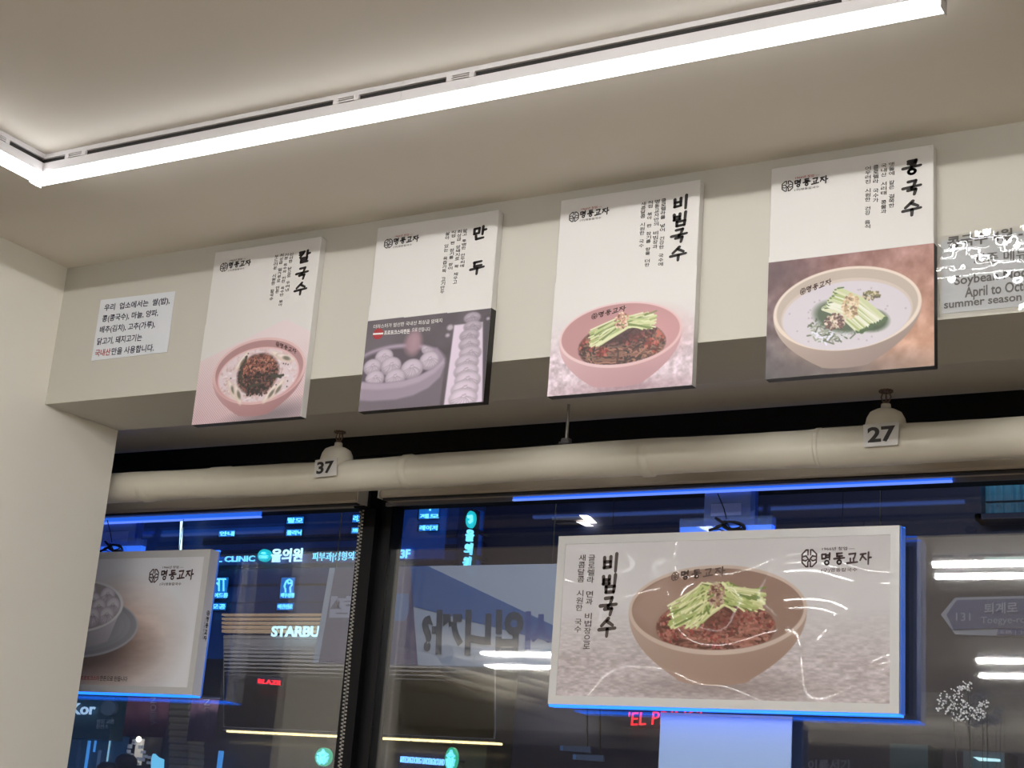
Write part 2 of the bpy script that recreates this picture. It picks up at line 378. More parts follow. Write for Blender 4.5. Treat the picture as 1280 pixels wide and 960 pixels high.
# window: header, frames, two panes each
def zz(px, py, Y): return U(px, py, Y)[2]
ZH0 = 1.225 * YW / 5.1 + 1.45
MX0, MX1 = U(444, 700, YW - .06)[0], U(490, 700, YW)[0]
hb = MB().box((-6.6, 5.45, ZB - .01), (4.2, 5.57, ZB + .082)); structure(hb.build('trim_3', M['black']))
hb = MB().box((-6.6, 5.47, ZH0 + .03), (4.2, 5.57, ZB - .01)); structure(hb.build('trim_4', M['header']))
GLASS = sheer('window_glass', (200, 210, 220), 0.0, .085)
def window(name, x0, x1):
    f = MB()
    for lo, hi in (((x0, YW - .03, ZH0), (x1, YW + .06, ZH0 + .03)), ((x0, YW - .03, .45), (x1, YW + .06, .5)), ((x0, YW - .03, .5), (x0 + .03, YW + .06, ZH0)), ((x1 - .03, YW - .03, .5), (x1, YW + .06, ZH0))): f.box(lo, hi)
    o = structure(f.build(name, M['black']))
    e = MB().box((x0, YW - .045, ZH0 - .004), (x1, YW - .031, ZH0 + .012)); e.build('frame_bead', M['alu'], o)
    zs = 2.582                                              # lower edge of the top pane, tilted to keep room reflections out
    g = MB().box((x0 + .03, YW, .5), (x1 - .03, YW + .005, zs)); g.build('inner_pane', GLASS, o)
    g = MB().obox((x0 + .03, YW + .022, .5), (x1 - x0 - .06, 0, 0), (0, .005, 0), (0, .0135, zs - .5)); g.build('outer_pane', GLASS, o)
    g = MB().obox((x0 + .03, YW, zs + .004), (x1 - x0 - .06, 0, 0), (0, .005, 0), (0, .036, ZH0 - zs - .006)); g.build('top_pane', GLASS, o)
    return o
window('window_1', -6.6, MX0 + .032)
window('window_2', MX1 - .032, 4.2)
mb = MB().box((MX0, YW - .06, .45), (MX0 + .085, YW + .06, ZH0 + .03)).box((MX0 + .085, YW - .02, .45), (MX1, YW + .06, ZH0 + .03)).box((MX0 - .0, YW - .11, ZH0 - .02), (MX0 + .085, YW - .06, ZH0 + .12))
structure(mb.build('window_3', M['black']))

# roller blind cassettes over the windows
CY0, CY1 = 5.32, 5.43
def cassette(x0, x1, zb, label):
    t = thing('blind_cassette', ((x0 + x1) / 2, CY1, zb), label, 'roller blind', 'roller blind cassettes')
    MB().bbox((x0, CY0, zb), (x1, CY1, zb + .125), .008).build('cassette_body', M['band'], t)
    for xa, xb in ((x0 - .006, x0), (x1, x1 + .006)): MB().box((xa, CY0 - .004, zb - .003), (xb, CY1, zb + .128)).build('end_cap', mat('cassette_end_white', (190, 186, 178), .4), t)
    MB().bbox((x0 + .01, CY0 + .01, zb - .010), (x1 - .01, CY0 + .04, zb), .003).build('bottom_bar', mat('blind_bar_dark', (48, 46, 46), .4), t)
    return t
cassette(-6.5, U(446, 630, CY0)[0], zz(300, 634, CY0), 'beige roller blind cassette above the shorter window beside the left wall')
cassette(U(473, 630, CY0)[0], 3.8, zz(800, 606.5, CY0), 'long beige roller blind cassette above the window with the noodle sign')

# ------------------------------------------------------------------ ceiling lamps
def lamp_parts(t, x0, x1, glow, caps=(1, 1)):
    """linear lamp along x hung under the ceiling; t sits at its middle on the ceiling"""
    y, z = t.location[1], t.location[2]
    MB().box((x0, y - .03, z - .018), (x1, y + .03, z - .001)).build('mounting_rail', M['white'], t)
    MB().box((x0, y - .021, z - .034), (x1, y + .021, z - .018)).build('dark_slot', M['slot'], t)
    h = MB().box((x0, y - .026, z - .036), (x1, y + .026, z - .0335)).box((x0, y - .029, z - .070), (x1, y + .029, z - .036))
    h.build('housing', M['white'], t)
    d = MB(); n = 8; prof = [(-.025, -.070)] + [(-.025 * math.cos(PI * k / n), -.090 - .011 * math.sin(PI * k / n)) for k in range(n + 1)] + [(.025, -.070)]
    N = len(prof); vs = [(xx, y + a, z + b_) for xx in (x0 + .004 * caps[0], x1 - .004 * caps[1]) for a, b_ in prof]
    d.add(vs, [(i, i + N, i + 1 + N, i + 1) for i in range(N - 1)] + [tuple(range(N)), tuple(range(2 * N - 1, N - 1, -1))]); d.build('diffuser', glow, t)
    for xx, k in ((x0, 1), (x1, -1)):
        if caps[0 if k == 1 else 1]: MB().bbox((min(xx, xx + .004 * k), y - .027, z - .102), (max(xx, xx + .004 * k), y + .027, z - .060), .001).build('end_cap', M['white'], t)
    L = x1 - x0
    for xx in (x0 + .21, x1 - .21):
        c = MB().bbox((xx - .05, y - .031, z - .036), (xx - .03, y + .031, z - .016), .002).bbox((xx + .03, y - .031, z - .036), (xx + .05, y + .031, z - .016), .002).box((xx - .03, y - .028, z - .031), (xx + .03, y + .028, z - .027)).box((xx - .03, y - .028, z - .023), (xx + .03, y + .028, z - .020))
        c.build('clip', M['white'], t)
YL, X0L, XJ, X1L = 3.492, -4.10, -2.515, -.868
t = thing('linear_lamp', ((X0L + XJ) / 2, YL, ZC), 'white linear ceiling lamp reaching from the lit corner to the joint above the dumpling board', 'ceiling lamp', 'linear lamps over the window side')
lamp_parts(t, X0L, XJ - .001, M['glow'], (1, 0))
t = thing('linear_lamp', ((X1L + XJ) / 2, YL, ZC), 'white linear ceiling lamp continuing past the joint and ending above the soybean noodle board', 'ceiling lamp', 'linear lamps over the window side')
lamp_parts(t, XJ + .001, X1L, M['glow'], (0, 1))
t = thing('linear_lamp', (-4.07, YL - .03 - .8, ZC), 'white linear ceiling lamp turning the corner towards the camera beside the left wall', 'ceiling lamp', 'linear lamps over the window side')
tx, ty = t.location[0], t.location[1]
lamp_parts(t, tx - .8, tx + .8, M['glow']); t.rotation_euler = (0, 0, PI / 2)
for k in (1, 2):  # arm carried on out of view to brighten the left wall
    tk = dup(t, (tx, ty - 1.604 * k, ZC)); tk['label'] = ('unseen linear ceiling lamp added to the left arm, second from the corner', 'unseen linear ceiling lamp added to the left arm, third from the corner')[k - 1]
def room_lamp(x, y, rot=0.0, first=[None], label='white linear ceiling lamp hung over the dining room, some mirrored in the window glass, some added unseen'):
    if first[0] is None:
        t = thing('linear_lamp', (x, y, ZC), label, 'ceiling lamp', 'linear lamps over the dining room'); lamp_parts(t, x - .98, x + .98, M['glow2']); first[0] = t
    else: t = dup(first[0], (x, y, ZC))
    t.rotation_euler = (0, 0, rot); return t
for x in (-1.92, .05): room_lamp(x, -.24)
for x in (-9.75, -7.78, -5.81, -2.9, -.93, 1.04): room_lamp(x, -5.9)
for x, y in ((3.2, -1.5), (3.2, -3.6)): room_lamp(x, y, PI / 2)  # unseen lamps added to brighten the sign and the left wall
room_lamp(-1.9, 1.55)  # unseen lamp added to lift the left wall

# ------------------------------------------------------------------ menu boards
KB = (1.019, 1.086, 1.234)                      # photo colour -> print colour
PRINT = print_mat('matt_photo_print', .45)
ASP = .72 / .5285
BW, BH = .5285, .72
LOGO = [('명', .153), ('동', .208), ('교', .262), ('자', .316)]
def board(i, X, title, cols, paint, label, v0=.43):
    zt = 2.1281 + 1.45
    lean = (.004, .002, 0, 0)[i]
    t = thing('menu_board', (X + BW / 2, YB, zt - BH), label, 'menu board', 'menu boards on the beam')
    yf = YP
    MB().bbox((X, yf, zt - BH), (X + BW, YB, zt), .002).build('canvas', M['board'], t)
    P = lambda u, v, d=.0012: np.array([X + u * BW, yf - d, zt - v * BH])
    a = Art(260, int(260 * ASP * (1 - v0)), 0, 1, v0 * ASP, ASP)
    paint(a)
    a.mesh('printed_picture', PRINT, P(0, v0, .0006), P(1, v0, .0006), P(0, 1, .0006), t, KB)
    if i in (0, 2): MB().box((X, yf, zt - BH - .0012), (X + BW, YB, zt - BH)).build('bottom_shade', M['dark'], t)  # dark strip puts the shade of the underside into colour
    if i in (1, 3):
        vv = (.52, .457)[i == 3]
        wd = MB().box((X + BW, yf, zt - BH), (X + BW + .0012, YB, zt - vv * BH)).box((X, yf, zt - BH - .0012), (X + BW, YB, zt - BH)); wd.build('printed_edge', M['dark'], t)
    tx = MB()
    for ch, u, v in title:
        put_brush(tx, ch, P(u - .052, v - .033), P(u + .052, v - .035), P(u - .052, v + .033), .2)
    tx.build('dish_title', M['ink'], t)
    sm = MB()
    for s_, u, va, vb in cols:
        n = len(s_); st = (vb - va) / n
        for k, ch in enumerate(s_):
            if ch == ' ': continue
            put_text(sm, ch, P(u - .017, va + st * k), P(u + .017, va + st * k), P(u - .017, va + st * (k + .86)), .012)
    sm.build('menu_text', M['ink'], t)
    lg = MB(); put_emblem(lg, P(.07, .074), P(.145, .074), P(.07, .122), .17)
    for ch, u in LOGO: put_brush(lg, ch, P(u, .076), P(u + .044, .075), P(u, .11), .2)
    put_text(lg, '(구)명동칼국수', P(.153, .117), P(.31, .117), P(.153, .129), .01)
    lg.build('shop_logo', M['ink'], t)
    rd = MB(); put_text(rd, '1966년 창업 —', P(.158, .058), P(.31, .058), P(.158, .07), .01); rd.build('logo_year', M['red_ink'] if i != 0 else M['brown_ink'], t)
    return t, P

def bowl_body(a, cx, cy, rx, ry, by, bw, out, dark):
    """outside of a bowl below its rim"""
    T = np.clip((a.Y - cy) / (by - cy), 0, 1); half = rx * (1 - T ** 2.2 * (1 - bw / rx))
    m = np.clip((half - np.abs(a.X - cx)) / a.px + .5, 0, 1) * np.clip((a.Y - cy) / a.px, 0, 1) * np.clip((by + .02 * np.sqrt(np.clip(1 - ((a.X - cx) / (bw + .001)) ** 2, 0, 1)) - a.Y) / a.px, 0, 1)
    sh = np.clip(.5 + .5 * (a.X - cx) / rx, 0, 1)[..., None] * .5 + T[..., None] * .55
    a.fill(m, np.array(out, float) * (1 - sh) + np.array(dark, float) * sh)
def paint_kal(a):
    a.C[:] = (216, 208, 194); A = ASP
    pm = a.polyg([(-.02, .645 * A), (.765, .45 * A), (1.02, .545 * A), (1.02, 1.02 * A), (-.02, 1.02 * A)], 3)
    g = np.clip((a.Y / A - .55) / .45, 0, 1)[..., None]
    base = np.array((224, 203, 194)) * (1 - g) + np.array((206, 172, 168)) * g
    wv = (np.sin(a.X * 300) * np.sin(a.Y * 300))[..., None] * (4 + 26 * g); a.fill(pm, base + wv)
    sh = a.ell(.72, .985 * A, .34, .055 * A, -.12, 26); a.fill(sh * .8, (120, 108, 108))
    cx, cy, rx, ry = .568, .728 * A, .425, .186 * A
    bowl_body(a, cx, cy, rx, ry, .965 * A, .15, (208, 164, 156), (158, 114, 110))
    a.fill(a.ell(cx, cy, rx, ry), (220, 182, 172)); a.fill(a.ell(cx, cy - .004, rx - .022, ry - .024), (176, 134, 128))
    a.fill(a.ell(cx, cy + .06, rx - .04, ry - .075, 0, 6), (200, 150, 144))
    sm = a.ell(.566, .752 * A, .36, .148 * A); a.fill(a.ell(.566, .75 * A, .372, .155 * A), (222, 180, 172)); a.fill(sm, (222, 200, 194))
    n = a.noise(40, 40, 5); a.fill(sm * np.clip((n - .55) * 5, 0, .6), (206, 168, 158))
    g = np.random.RandomState(4)
    for k in range(60):
        q = g.rand() * 2 * PI; r0 = .2 + .15 * g.rand(); x, y = .566 + r0 * math.cos(q), .755 * A + r0 * .55 * math.sin(q)
        a.line([(x, y), (x + .06 * (g.rand() - .5), y + .03 * (g.rand() - .5)), (x + .1 * (g.rand() - .5), y + .05 * (g.rand() - .5))], .005, [(232, 214, 206), (214, 186, 178), (200, 168, 158)][k % 3], sm)
    for x, y, q in ((.34, .82, 1.0), (.40, .85, 1.1), (.76, .84, -.9), (.70, .86, -.9), (.74, .655, .4), (.80, .67, .3), (.40, .665, -.9)):
        a.fill(a.ell(x, y * A, .09, .026, q, 2), (220, 196, 176)); a.fill(a.ell(x, (y - .006) * A, .075, .012, q, 2), (234, 216, 200)); a.fill(a.ell(x + .012, (y + .002) * A, .036, .014, q, 3) * .85, (110, 100, 82))
    mm = a.ell(.565, .745 * A, .19, .115 * A, 0, 6); n = a.noise(55, 55, 9, 2)
    c = np.where((n > .56)[..., None], np.array((142, 98, 84.)), np.where((n > .42)[..., None], np.array((96, 66, 58.)), np.array((56, 46, 43.))))
    a.fill(mm, c)
    a.dots(190, .55, .695 * A, .16, .055 * A, .007, [(170, 112, 92), (186, 130, 106), (132, 82, 68), (98, 62, 54)], seed=3)
    a.dots(150, .57, .80 * A, .14, .07 * A, .008, [(62, 54, 50), (74, 60, 54), (118, 84, 76), (50, 48, 46)], seed=4)
    for (x, y, x2, y2) in ((.40, .70, .44, .64), (.39, .76, .41, .70), (.70, .77, .80, .765), (.69, .755, .78, .775), (.60, .80, .50, .81), (.42, .79, .40, .74)): a.line([(x, y * A), ((x + x2) / 2 + .012, (y + y2) / 2 * A), (x2, y2 * A)], .010, (74, 72, 60))
    for k in range(25): a.line([(.25 + .62 * g.rand(), (.62 + .26 * g.rand()) * A)] * 2, .006, (86, 84, 70), sm)
def noodle_mound(a, cx, cy, rx, ry, clip, seed, cols, n=260, w=.0065, base=(70, 44, 40)):
    m = a.ell(cx, cy, rx, ry, 0, 3) * clip; a.fill(m, base); g = np.random.RandomState(seed)
    for k in range(n):
        q = g.rand() * 2 * PI; r0 = math.sqrt(g.rand()); x, y = cx + rx * r0 * math.cos(q), cy + ry * r0 * math.sin(q); d = g.rand() * 2 * PI; P = [(x, y)]
        for j in range(5):
            d += (g.rand() - .5) * 1.1; x += .03 * rx / .3 * math.cos(d); y += .018 * rx / .3 * math.sin(d); P.append((x, y))
        a.line(P, w, cols[g.randint(len(cols))], m)
    return m
def cucumber(a, x0, y0, x1, y1, spread, seed, n=34, w=.009):
    g = np.random.RandomState(seed); cols = [(206, 204, 150), (186, 192, 128), (222, 218, 176), (168, 176, 112), (122, 134, 78), (214, 212, 160)]
    for k in range(n):
        s_ = (g.rand() - .5); e = (g.rand() - .5); mx, my = (x0 + x1) / 2 + (g.rand() - .5) * .1, (y0 + y1) / 2 - .045 + s_ * spread * .7
        a.line([(x0 + g.rand() * .12, y0 + s_ * spread), (mx, my), (x1 - g.rand() * .10, y1 + e * spread)], w * (.7 + .5 * g.rand()), cols[g.randint(len(cols))])
BRN = [(104, 70, 58), (136, 96, 78), (84, 60, 52), (164, 116, 94), (66, 52, 48), (124, 98, 80)]
def paint_bibim(a):
    A = ASP; g = np.clip((a.Y / A - .58) / .25, 0, 1)[..., None]; n = a.noise(34, 30, 2, 3)[..., None]
    a.C[:] = np.array((216, 208, 194)) * (1 - g) + (np.array((214, 192, 190)) + (n - .5) * 90 * g) * g
    a.fill(a.ell(.56, .985 * A, .36, .03 * A, 0, 18) * .75, (150, 116, 118))
    cx, cy, rx, ry = .49, .7265 * A, .43, .16 * A
    bowl_body(a, cx, cy, rx, ry, .968 * A, .175, (212, 172, 166), (176, 132, 129))
    a.fill(a.ell(cx, cy, rx, ry), (222, 190, 181)); a.fill(a.ell(cx, cy - .004, rx - .016, ry - .016), (182, 134, 128))
    a.fill(a.ell(cx + .14, cy + .02, rx * .66, ry * .75, 0, 40) * .6, (208, 152, 146))
    clip = a.ell(cx, cy - .004, rx - .018, ry - .018)
    m = noodle_mound(a, .508, .78 * A, .30, .112 * A, clip, 6, BRN, 380, .005)
    for x, y, r in ((.27, .76, .06), (.74, .76, .07), (.56, .75, .05), (.72, .80, .05), (.38, .80, .04), (.62, .74, .04), (.33, .70, .03)):
        a.dots(14, x, y * A, r, r * .7, .010, [(160, 78, 64), (186, 104, 86), (128, 62, 54), (104, 54, 46)], m, seed=int(x * 100))
    a.fill(a.ell(.52, .725 * A, .18, .05 * A, -.12, 14) * m * .7, (66, 44, 46))
    cucumber(a, .27, .73 * A, .74, .672 * A, .12, 8, 62, .0055)
    a.dots(70, .50, .655 * A, .05, .04 * A, .007, [(214, 170, 140), (190, 136, 110), (226, 196, 166), (130, 90, 76)], seed=5)
def paint_kong(a):
    A = ASP; v = a.Y / A; n = a.noise(14, 10, 3, 4)[..., None]; x = a.X[..., None]; y = ((v - .457) / .543)[..., None]
    c = np.array((128, 92, 88)) * (1 - x) + np.array((164, 116, 100)) * x
    lo = np.array((84, 78, 76)) * (1 - np.clip(x * 1.5, 0, 1)) + np.array((204, 152, 116)) * np.clip(x * 1.5, 0, 1)
    c = c * (1 - y) + lo * y + (n - .5) * 70; a.C[:] = c
    a.fill(a.ell(.02, .5 * A, .2, .07 * A, 0, 40) * .7, (92, 74, 74))
    a.fill((v < .4575).astype(float), (216, 208, 194))
    a.fill(a.ell(.42, .985 * A, .44, .05 * A, 0, 40) * .75, (66, 58, 58))
    cx, cy, rx, ry = .485, .7095 * A, .445, .19 * A
    bowl_body(a, cx, cy, rx, ry, .965 * A, .15, (194, 172, 150), (132, 108, 96))
    a.fill(a.ell(cx, cy, rx, ry), (222, 202, 180)); a.fill(a.ell(cx, cy - .004, rx - .02, ry - .02), (184, 166, 146))
    sm = a.ell(.484, .742 * A, .385, .155 * A); a.fill(a.ell(.484, .735 * A, .395, .162 * A), (200, 182, 164)); a.fill(sm, (205, 193, 190))
    g = np.random.RandomState(2)
    for k in range(40):
        q = g.rand() * 2 * PI; r0 = math.sqrt(g.rand()); a.line([(.484 + .36 * r0 * math.cos(q), .742 * A + .15 * A * r0 * math.sin(q))] * 2, .006, (180, 164, 166), sm)
    for k in range(150):
        q = g.rand() * 2 * PI; r0 = math.sqrt(g.rand()) * .15; x0, y0 = .42 + r0 * math.cos(q), .79 * A + r0 * .55 * math.sin(q)
        a.line([(x0, y0), (x0 + .05 * (g.rand() - .5), y0 + .03 * (g.rand() - .5)), (x0 + .09 * (g.rand() - .5), y0 + .05 * (g.rand() - .3))], .0045, [(226, 220, 222), (150, 150, 128), (96, 102, 80), (200, 194, 186)][k % 4], sm)
    a.fill(a.ell(.46, .745 * A, .17, .07 * A, .3, 8), (76, 88, 62)); a.fill(a.ell(.63, .775 * A, .11, .05 * A, .2, 6), (58, 74, 44))
    for k in range(22):
        f = k / 21; x0, y0 = .345 + .08 * f + .02 * g.rand(), (.70 - .085 * f + .02 * g.rand()) * A; x1, y1 = .56 + .16 * f, (.815 - .05 * f + .015 * g.rand()) * A
        a.line([(x0, y0), ((x0 + x1) / 2, (y0 + y1) / 2 - .03), (x1, y1)], .0125, [(212, 208, 170), (196, 198, 146), (226, 222, 196), (170, 178, 112)][k % 4]); a.line([(x1, y1)] * 2, .015, (66, 88, 48)); a.line([(x0 - .005, y0 - .004), (x0 + .03, y0 - .006)], .004, (70, 92, 52))
    a.dots(120, .515, .70 * A, .05, .055 * A, .0075, [(206, 178, 134), (186, 152, 108), (224, 202, 166), (140, 110, 80)], seed=8)
    a.dots(110, .42, .765 * A, .06, .035 * A, .0075, [(222, 202, 176), (120, 84, 74), (196, 170, 140), (90, 64, 58)], seed=9)
    a.dots(60, .64, .66 * A, .05, .02 * A, .007, [(206, 188, 150), (120, 110, 70), (90, 80, 56)], seed=10)
def dumpling(a, x, y, r, tone=1.0, m=None, fl=.75, seed=0):
    k = a.ell(x, y, r, r * fl, 0, 3) * (1 if m is None else m); a.fill(k, np.array((150, 140, 143)) * tone)
    a.fill(a.ell(x, y - r * fl * .12, r * .9, r * fl * .85, 0, 9) * k, np.array((198, 188, 190)) * tone); a.fill(a.ell(x - r * .1, y - r * fl * .3, r * .6, r * fl * .5, 0, 14) * k * .7, np.array((220, 211, 212)) * tone)
    g = np.random.RandomState(seed); px, py = x + r * .1 * (g.rand() - .5), y - r * fl * .35
    for j in range(9):
        q = PI * (j + .5) / 9 + (g.rand() - .5) * .25; e = (x + r * .8 * math.cos(q), y + r * fl * .72 * math.sin(q)); mid = ((px + e[0]) / 2 + r * .08, (py + e[1]) / 2)
        a.line([(px + (e[0] - px) * .2, py + (e[1] - py) * .2), mid, e], max(r * .028, .0022), np.array((150, 139, 142)) * tone, k, .55)
    a.line([(px - r * .1, py), (px + r * .12, py - r * .05)], r * .05, np.array((168, 156, 158)) * tone, k, .7)
def paint_mandu(a):
    A = ASP; v = a.Y / A; n = a.noise(5, 5, 1)[..., None]
    a.C[:] = np.array((86, 80, 80)) + (n - .5) * 26
    a.fill(a.ell(.15, .66 * A, .3, .12 * A, 0, 60) * .6, (104, 98, 98))
    a.fill(a.ell(.28, .775 * A, .388, .115 * A, 0, 5), (160, 148, 155)); a.fill(a.ell(.27, .78 * A, .365, .10 * A, 0, 6), (84, 76, 79))
    a.fill(a.polyg([(.5, .70 * A), (.60, .70 * A), (.665, .765 * A), (.64, .80 * A), (.60, .775 * A)], 6) * .8, (150, 138, 147))
    a.fill(a.ell(.40, .66 * A, .068, .062 * A, 0, 12), (146, 120, 122)); a.fill(a.ell(.41, .655 * A, .035, .05 * A, 0, 14) * .6, (170, 144, 144))
    im = a.ell(.30, .775 * A, .33, .112 * A, 0, 4)
    for i, (x, y, r) in enumerate(((.53, .70, .055), (.17, .722, .075), (.55, .765, .085), (.08, .77, .075), (.235, .775, .085), (.41, .80, .092), (.11, .835, .08), (.28, .84, .085))): dumpling(a, x, y * A, r, .92, im, .8, i)
    top = [(-.02, .842 * A), (.1, .856 * A), (.2, .861 * A), (.36, .856 * A), (.48, .838 * A), (.58, .808 * A), (.662, .762 * A)]
    a.fill(a.polyg(top + [(.675, .80 * A), (.66, 1.02 * A), (-.02, 1.02 * A)], 4), (106, 99, 101))
    a.fill(a.polyg(top + [(.672, .80 * A), (.645, .855 * A), (.56, .905 * A), (.44, .938 * A), (.3, .952 * A), (.1, .95 * A), (-.02, .94 * A)], 5), (146, 136, 141))
    a.fill(a.polyg(top + [(.668, .785 * A), (.60, .832 * A), (.48, .872 * A), (.34, .892 * A), (.15, .893 * A), (-.02, .88 * A)], 5), (166, 155, 161))
    a.fill(a.polyg([(.722, .59 * A), (.945, .59 * A), (1.0, 1.02 * A), (.694, 1.02 * A)], 3), (208, 198, 201))
    a.fill(a.polyg([(.955, .56 * A), (1.02, .56 * A), (1.02, 1.02 * A), (.995, 1.02 * A)], 4), (74, 68, 72))
    for k in range(10):
        f = k / 9; dumpling(a, .86 - .01 * f + .012 * math.sin(k * 2), (.562 + .415 * f) * A, .066 + .045 * f, .80 + .2 * f, None, .62, k + 20)
    for x, y, r in ((.69, .60, .025), (.675, .64, .016), (.985, .575, .012)): a.fill(a.ell(x, y * A, r, r * .8, 0, 4) * .9, (180, 172, 172))
    tint = np.array((1.03, .98, .99)); a.C *= tint
    a.fill((v < .5155 + .008 * a.X).astype(float), (216, 208, 194))
XB = (-3.9965, -3.2052, -2.4243, -1.6462)
bo, P = board(0, XB[0], [('칼', .862, .105), ('국', .862, .2), ('수', .866, .288)],
    [('신선한 닭으로 우려낸', .742, .07, .295), ('기본 육수와 진한 육수만 볶아', .697, .07, .376), ('최상급 밀가루로 만든', .652, .067, .297), ('부드러운 시원한 칼국수', .604, .07, .336)],
    paint_kal, 'white menu board with a pink bowl of noodle soup topped with dark minced meat')
lg = MB(); r_ = MB()
def arc_logo(mb, P, u0, v0, u1, v1, h, bend=0.0):
    """small shop logo printed inside a bowl in the picture"""
    d = np.array((u1 - u0, v1 - v0)); n = 5.2
    for k, ch in enumerate(['E', '명', '동', '교', '자']):
        f0 = (k * 1.04) / n; f1 = (k * 1.04 + .86) / n; o = bend * 4 * ((f0 + f1) / 2 - .5) ** 2
        a0 = (u0 + d[0] * f0, v0 + d[1] * f0 + o); a1 = (u0 + d[0] * f1, v0 + d[1] * f1 + o)
        A0, A1, B0 = P(*a0), P(*a1), P(a0[0] , a0[1] + h)
        if ch == 'E': put_emblem(mb, A0, A1, B0, .2)
        else: put_brush(mb, ch, A0, A1, B0, .17)
lg = MB(); arc_logo(lg, P, .70, .572, .90, .632, .024); lg.build('bowl_logo', M['brown_ink'], bo)
bo, P = board(1, XB[1], [('만', .86, .113), ('두', .864, .3)],
    [('얇고 투명한 만두피에', .742, .078, .288), ('최상급 암돼지로 꽉 채우고', .697, .079, .372), ('직접 짠 참기름 향이', .648, .079, .293), ('살아 있는 육즙가득 고기만두', .6, .081, .417)],
    paint_mandu, 'white menu board with a dark photograph of steamed dumplings along its lower half')
lg = MB(); put_text(lg, '더마스터가 엄선한 국내산 최상급 암돼지', P(.055, .540), P(.62, .547), P(.055, .562)); put_text(lg, '프로포크스타한돈', P(.15, .578), P(.365, .584), P(.15, .603), .02); put_text(lg, '으로 만듭니다', P(.38, .580), P(.53, .586), P(.38, .602))
lg.build('caption_text', M['white_ink'], bo)
em = MB(); em.poly([P(.10 + .043 * math.cos(2 * PI * k / 20), .592 + .03 * math.sin(2 * PI * k / 20)) for k in range(20)]); em.use(1); em.quad(P(.057, .586, .0016), P(.143, .589, .0016), P(.143, .598, .0016), P(.057, .595, .0016)); em.build('red_emblem', [M['red_ink'], M['white_ink']], bo)
bo, P = board(2, XB[2], [('비', .872, .104), ('빔', .872, .188), ('국', .87, .27), ('수', .87, .36)],
    [('클로렐라를 넣어 건강한 국수에', .752, .07, .413), ('명동교자만의 비빔장과', .707, .071, .322), ('직접 볶아 짠 참기름 향을 더한', .658, .072, .407), ('새콤달콤 시원한 국수', .61, .073, .307)],
    paint_bibim, 'white menu board with a pink bowl of dark spicy noodles topped with cucumber')
lg = MB(); arc_logo(lg, P, .285, .612, .53, .585, .026); lg.build('bowl_logo', M['brown_ink'], bo)
bo, P = board(3, XB[3], [('콩', .873, .096), ('국', .873, .19), ('수', .873, .286)],
    [('맷돌에 갈은 걸쭉한', .753, .056, .272), ('국내산 서리태 콩물과', .706, .057, .295), ('클로렐라 국수가', .658, .058, .238), ('어우러진 시원한 건강 음식', .61, .059, .356)],
    paint_kong, 'white menu board with a cream bowl of pale soybean soup on brown')
lg = MB(); arc_logo(lg, P, .205, .600, .40, .565, .028); lg.build('bowl_logo', M['brown_ink'], bo)

# ------------------------------------------------------------------ paper notices on the beam
def notice():
    y = YB - .003; P = lambda x, yy, d=0.0: U(x, yy, YB - .003 - d) 
    TL, TR, BR, BL = [U(*q, y) for q in ((126, 375), (219, 364), (209, 440), (114, 451))]
    t = thing('paper_notice', (BL + BR) / 2, 'pale blue paper notice with handwritten Korean lines near the left corner', 'paper notice')
    MB().slab([TL, TR, BR, BL], (0, .0015, 0)).build('sheet', M['paper'], t)
    k = MB(); r = MB()
    def Q(u, v, d=.001): return TL + u * (TR - TL) + v * (BL - TL) + np.array([0, -d, 0])
    def ln(mb, s_, u0, u1, v, h=.115): put_text(mb, s_, Q(u0, v), Q(u1, v), Q(u0, v + h), .018)
    ln(k, '우리  업소에서는  쌀(밥),', .07, .95, .085, .13); ln(k, '콩(콩국수), 마늘, 양파,', .065, .82, .265, .13); ln(k, '배추(김치), 고추(가루),', .055, .80, .445, .13)
    ln(k, '닭고기, 돼지고기는', .045, .65, .635, .125); ln(r, '국내산', .04, .25, .825, .115); ln(k, '만을 사용합니다.', .265, .83, .82, .12)
    k.build('handwriting', mat('navy_marker', (30, 30, 60), .5), t); r.build('red_handwriting', M['red_ink'], t)
notice()
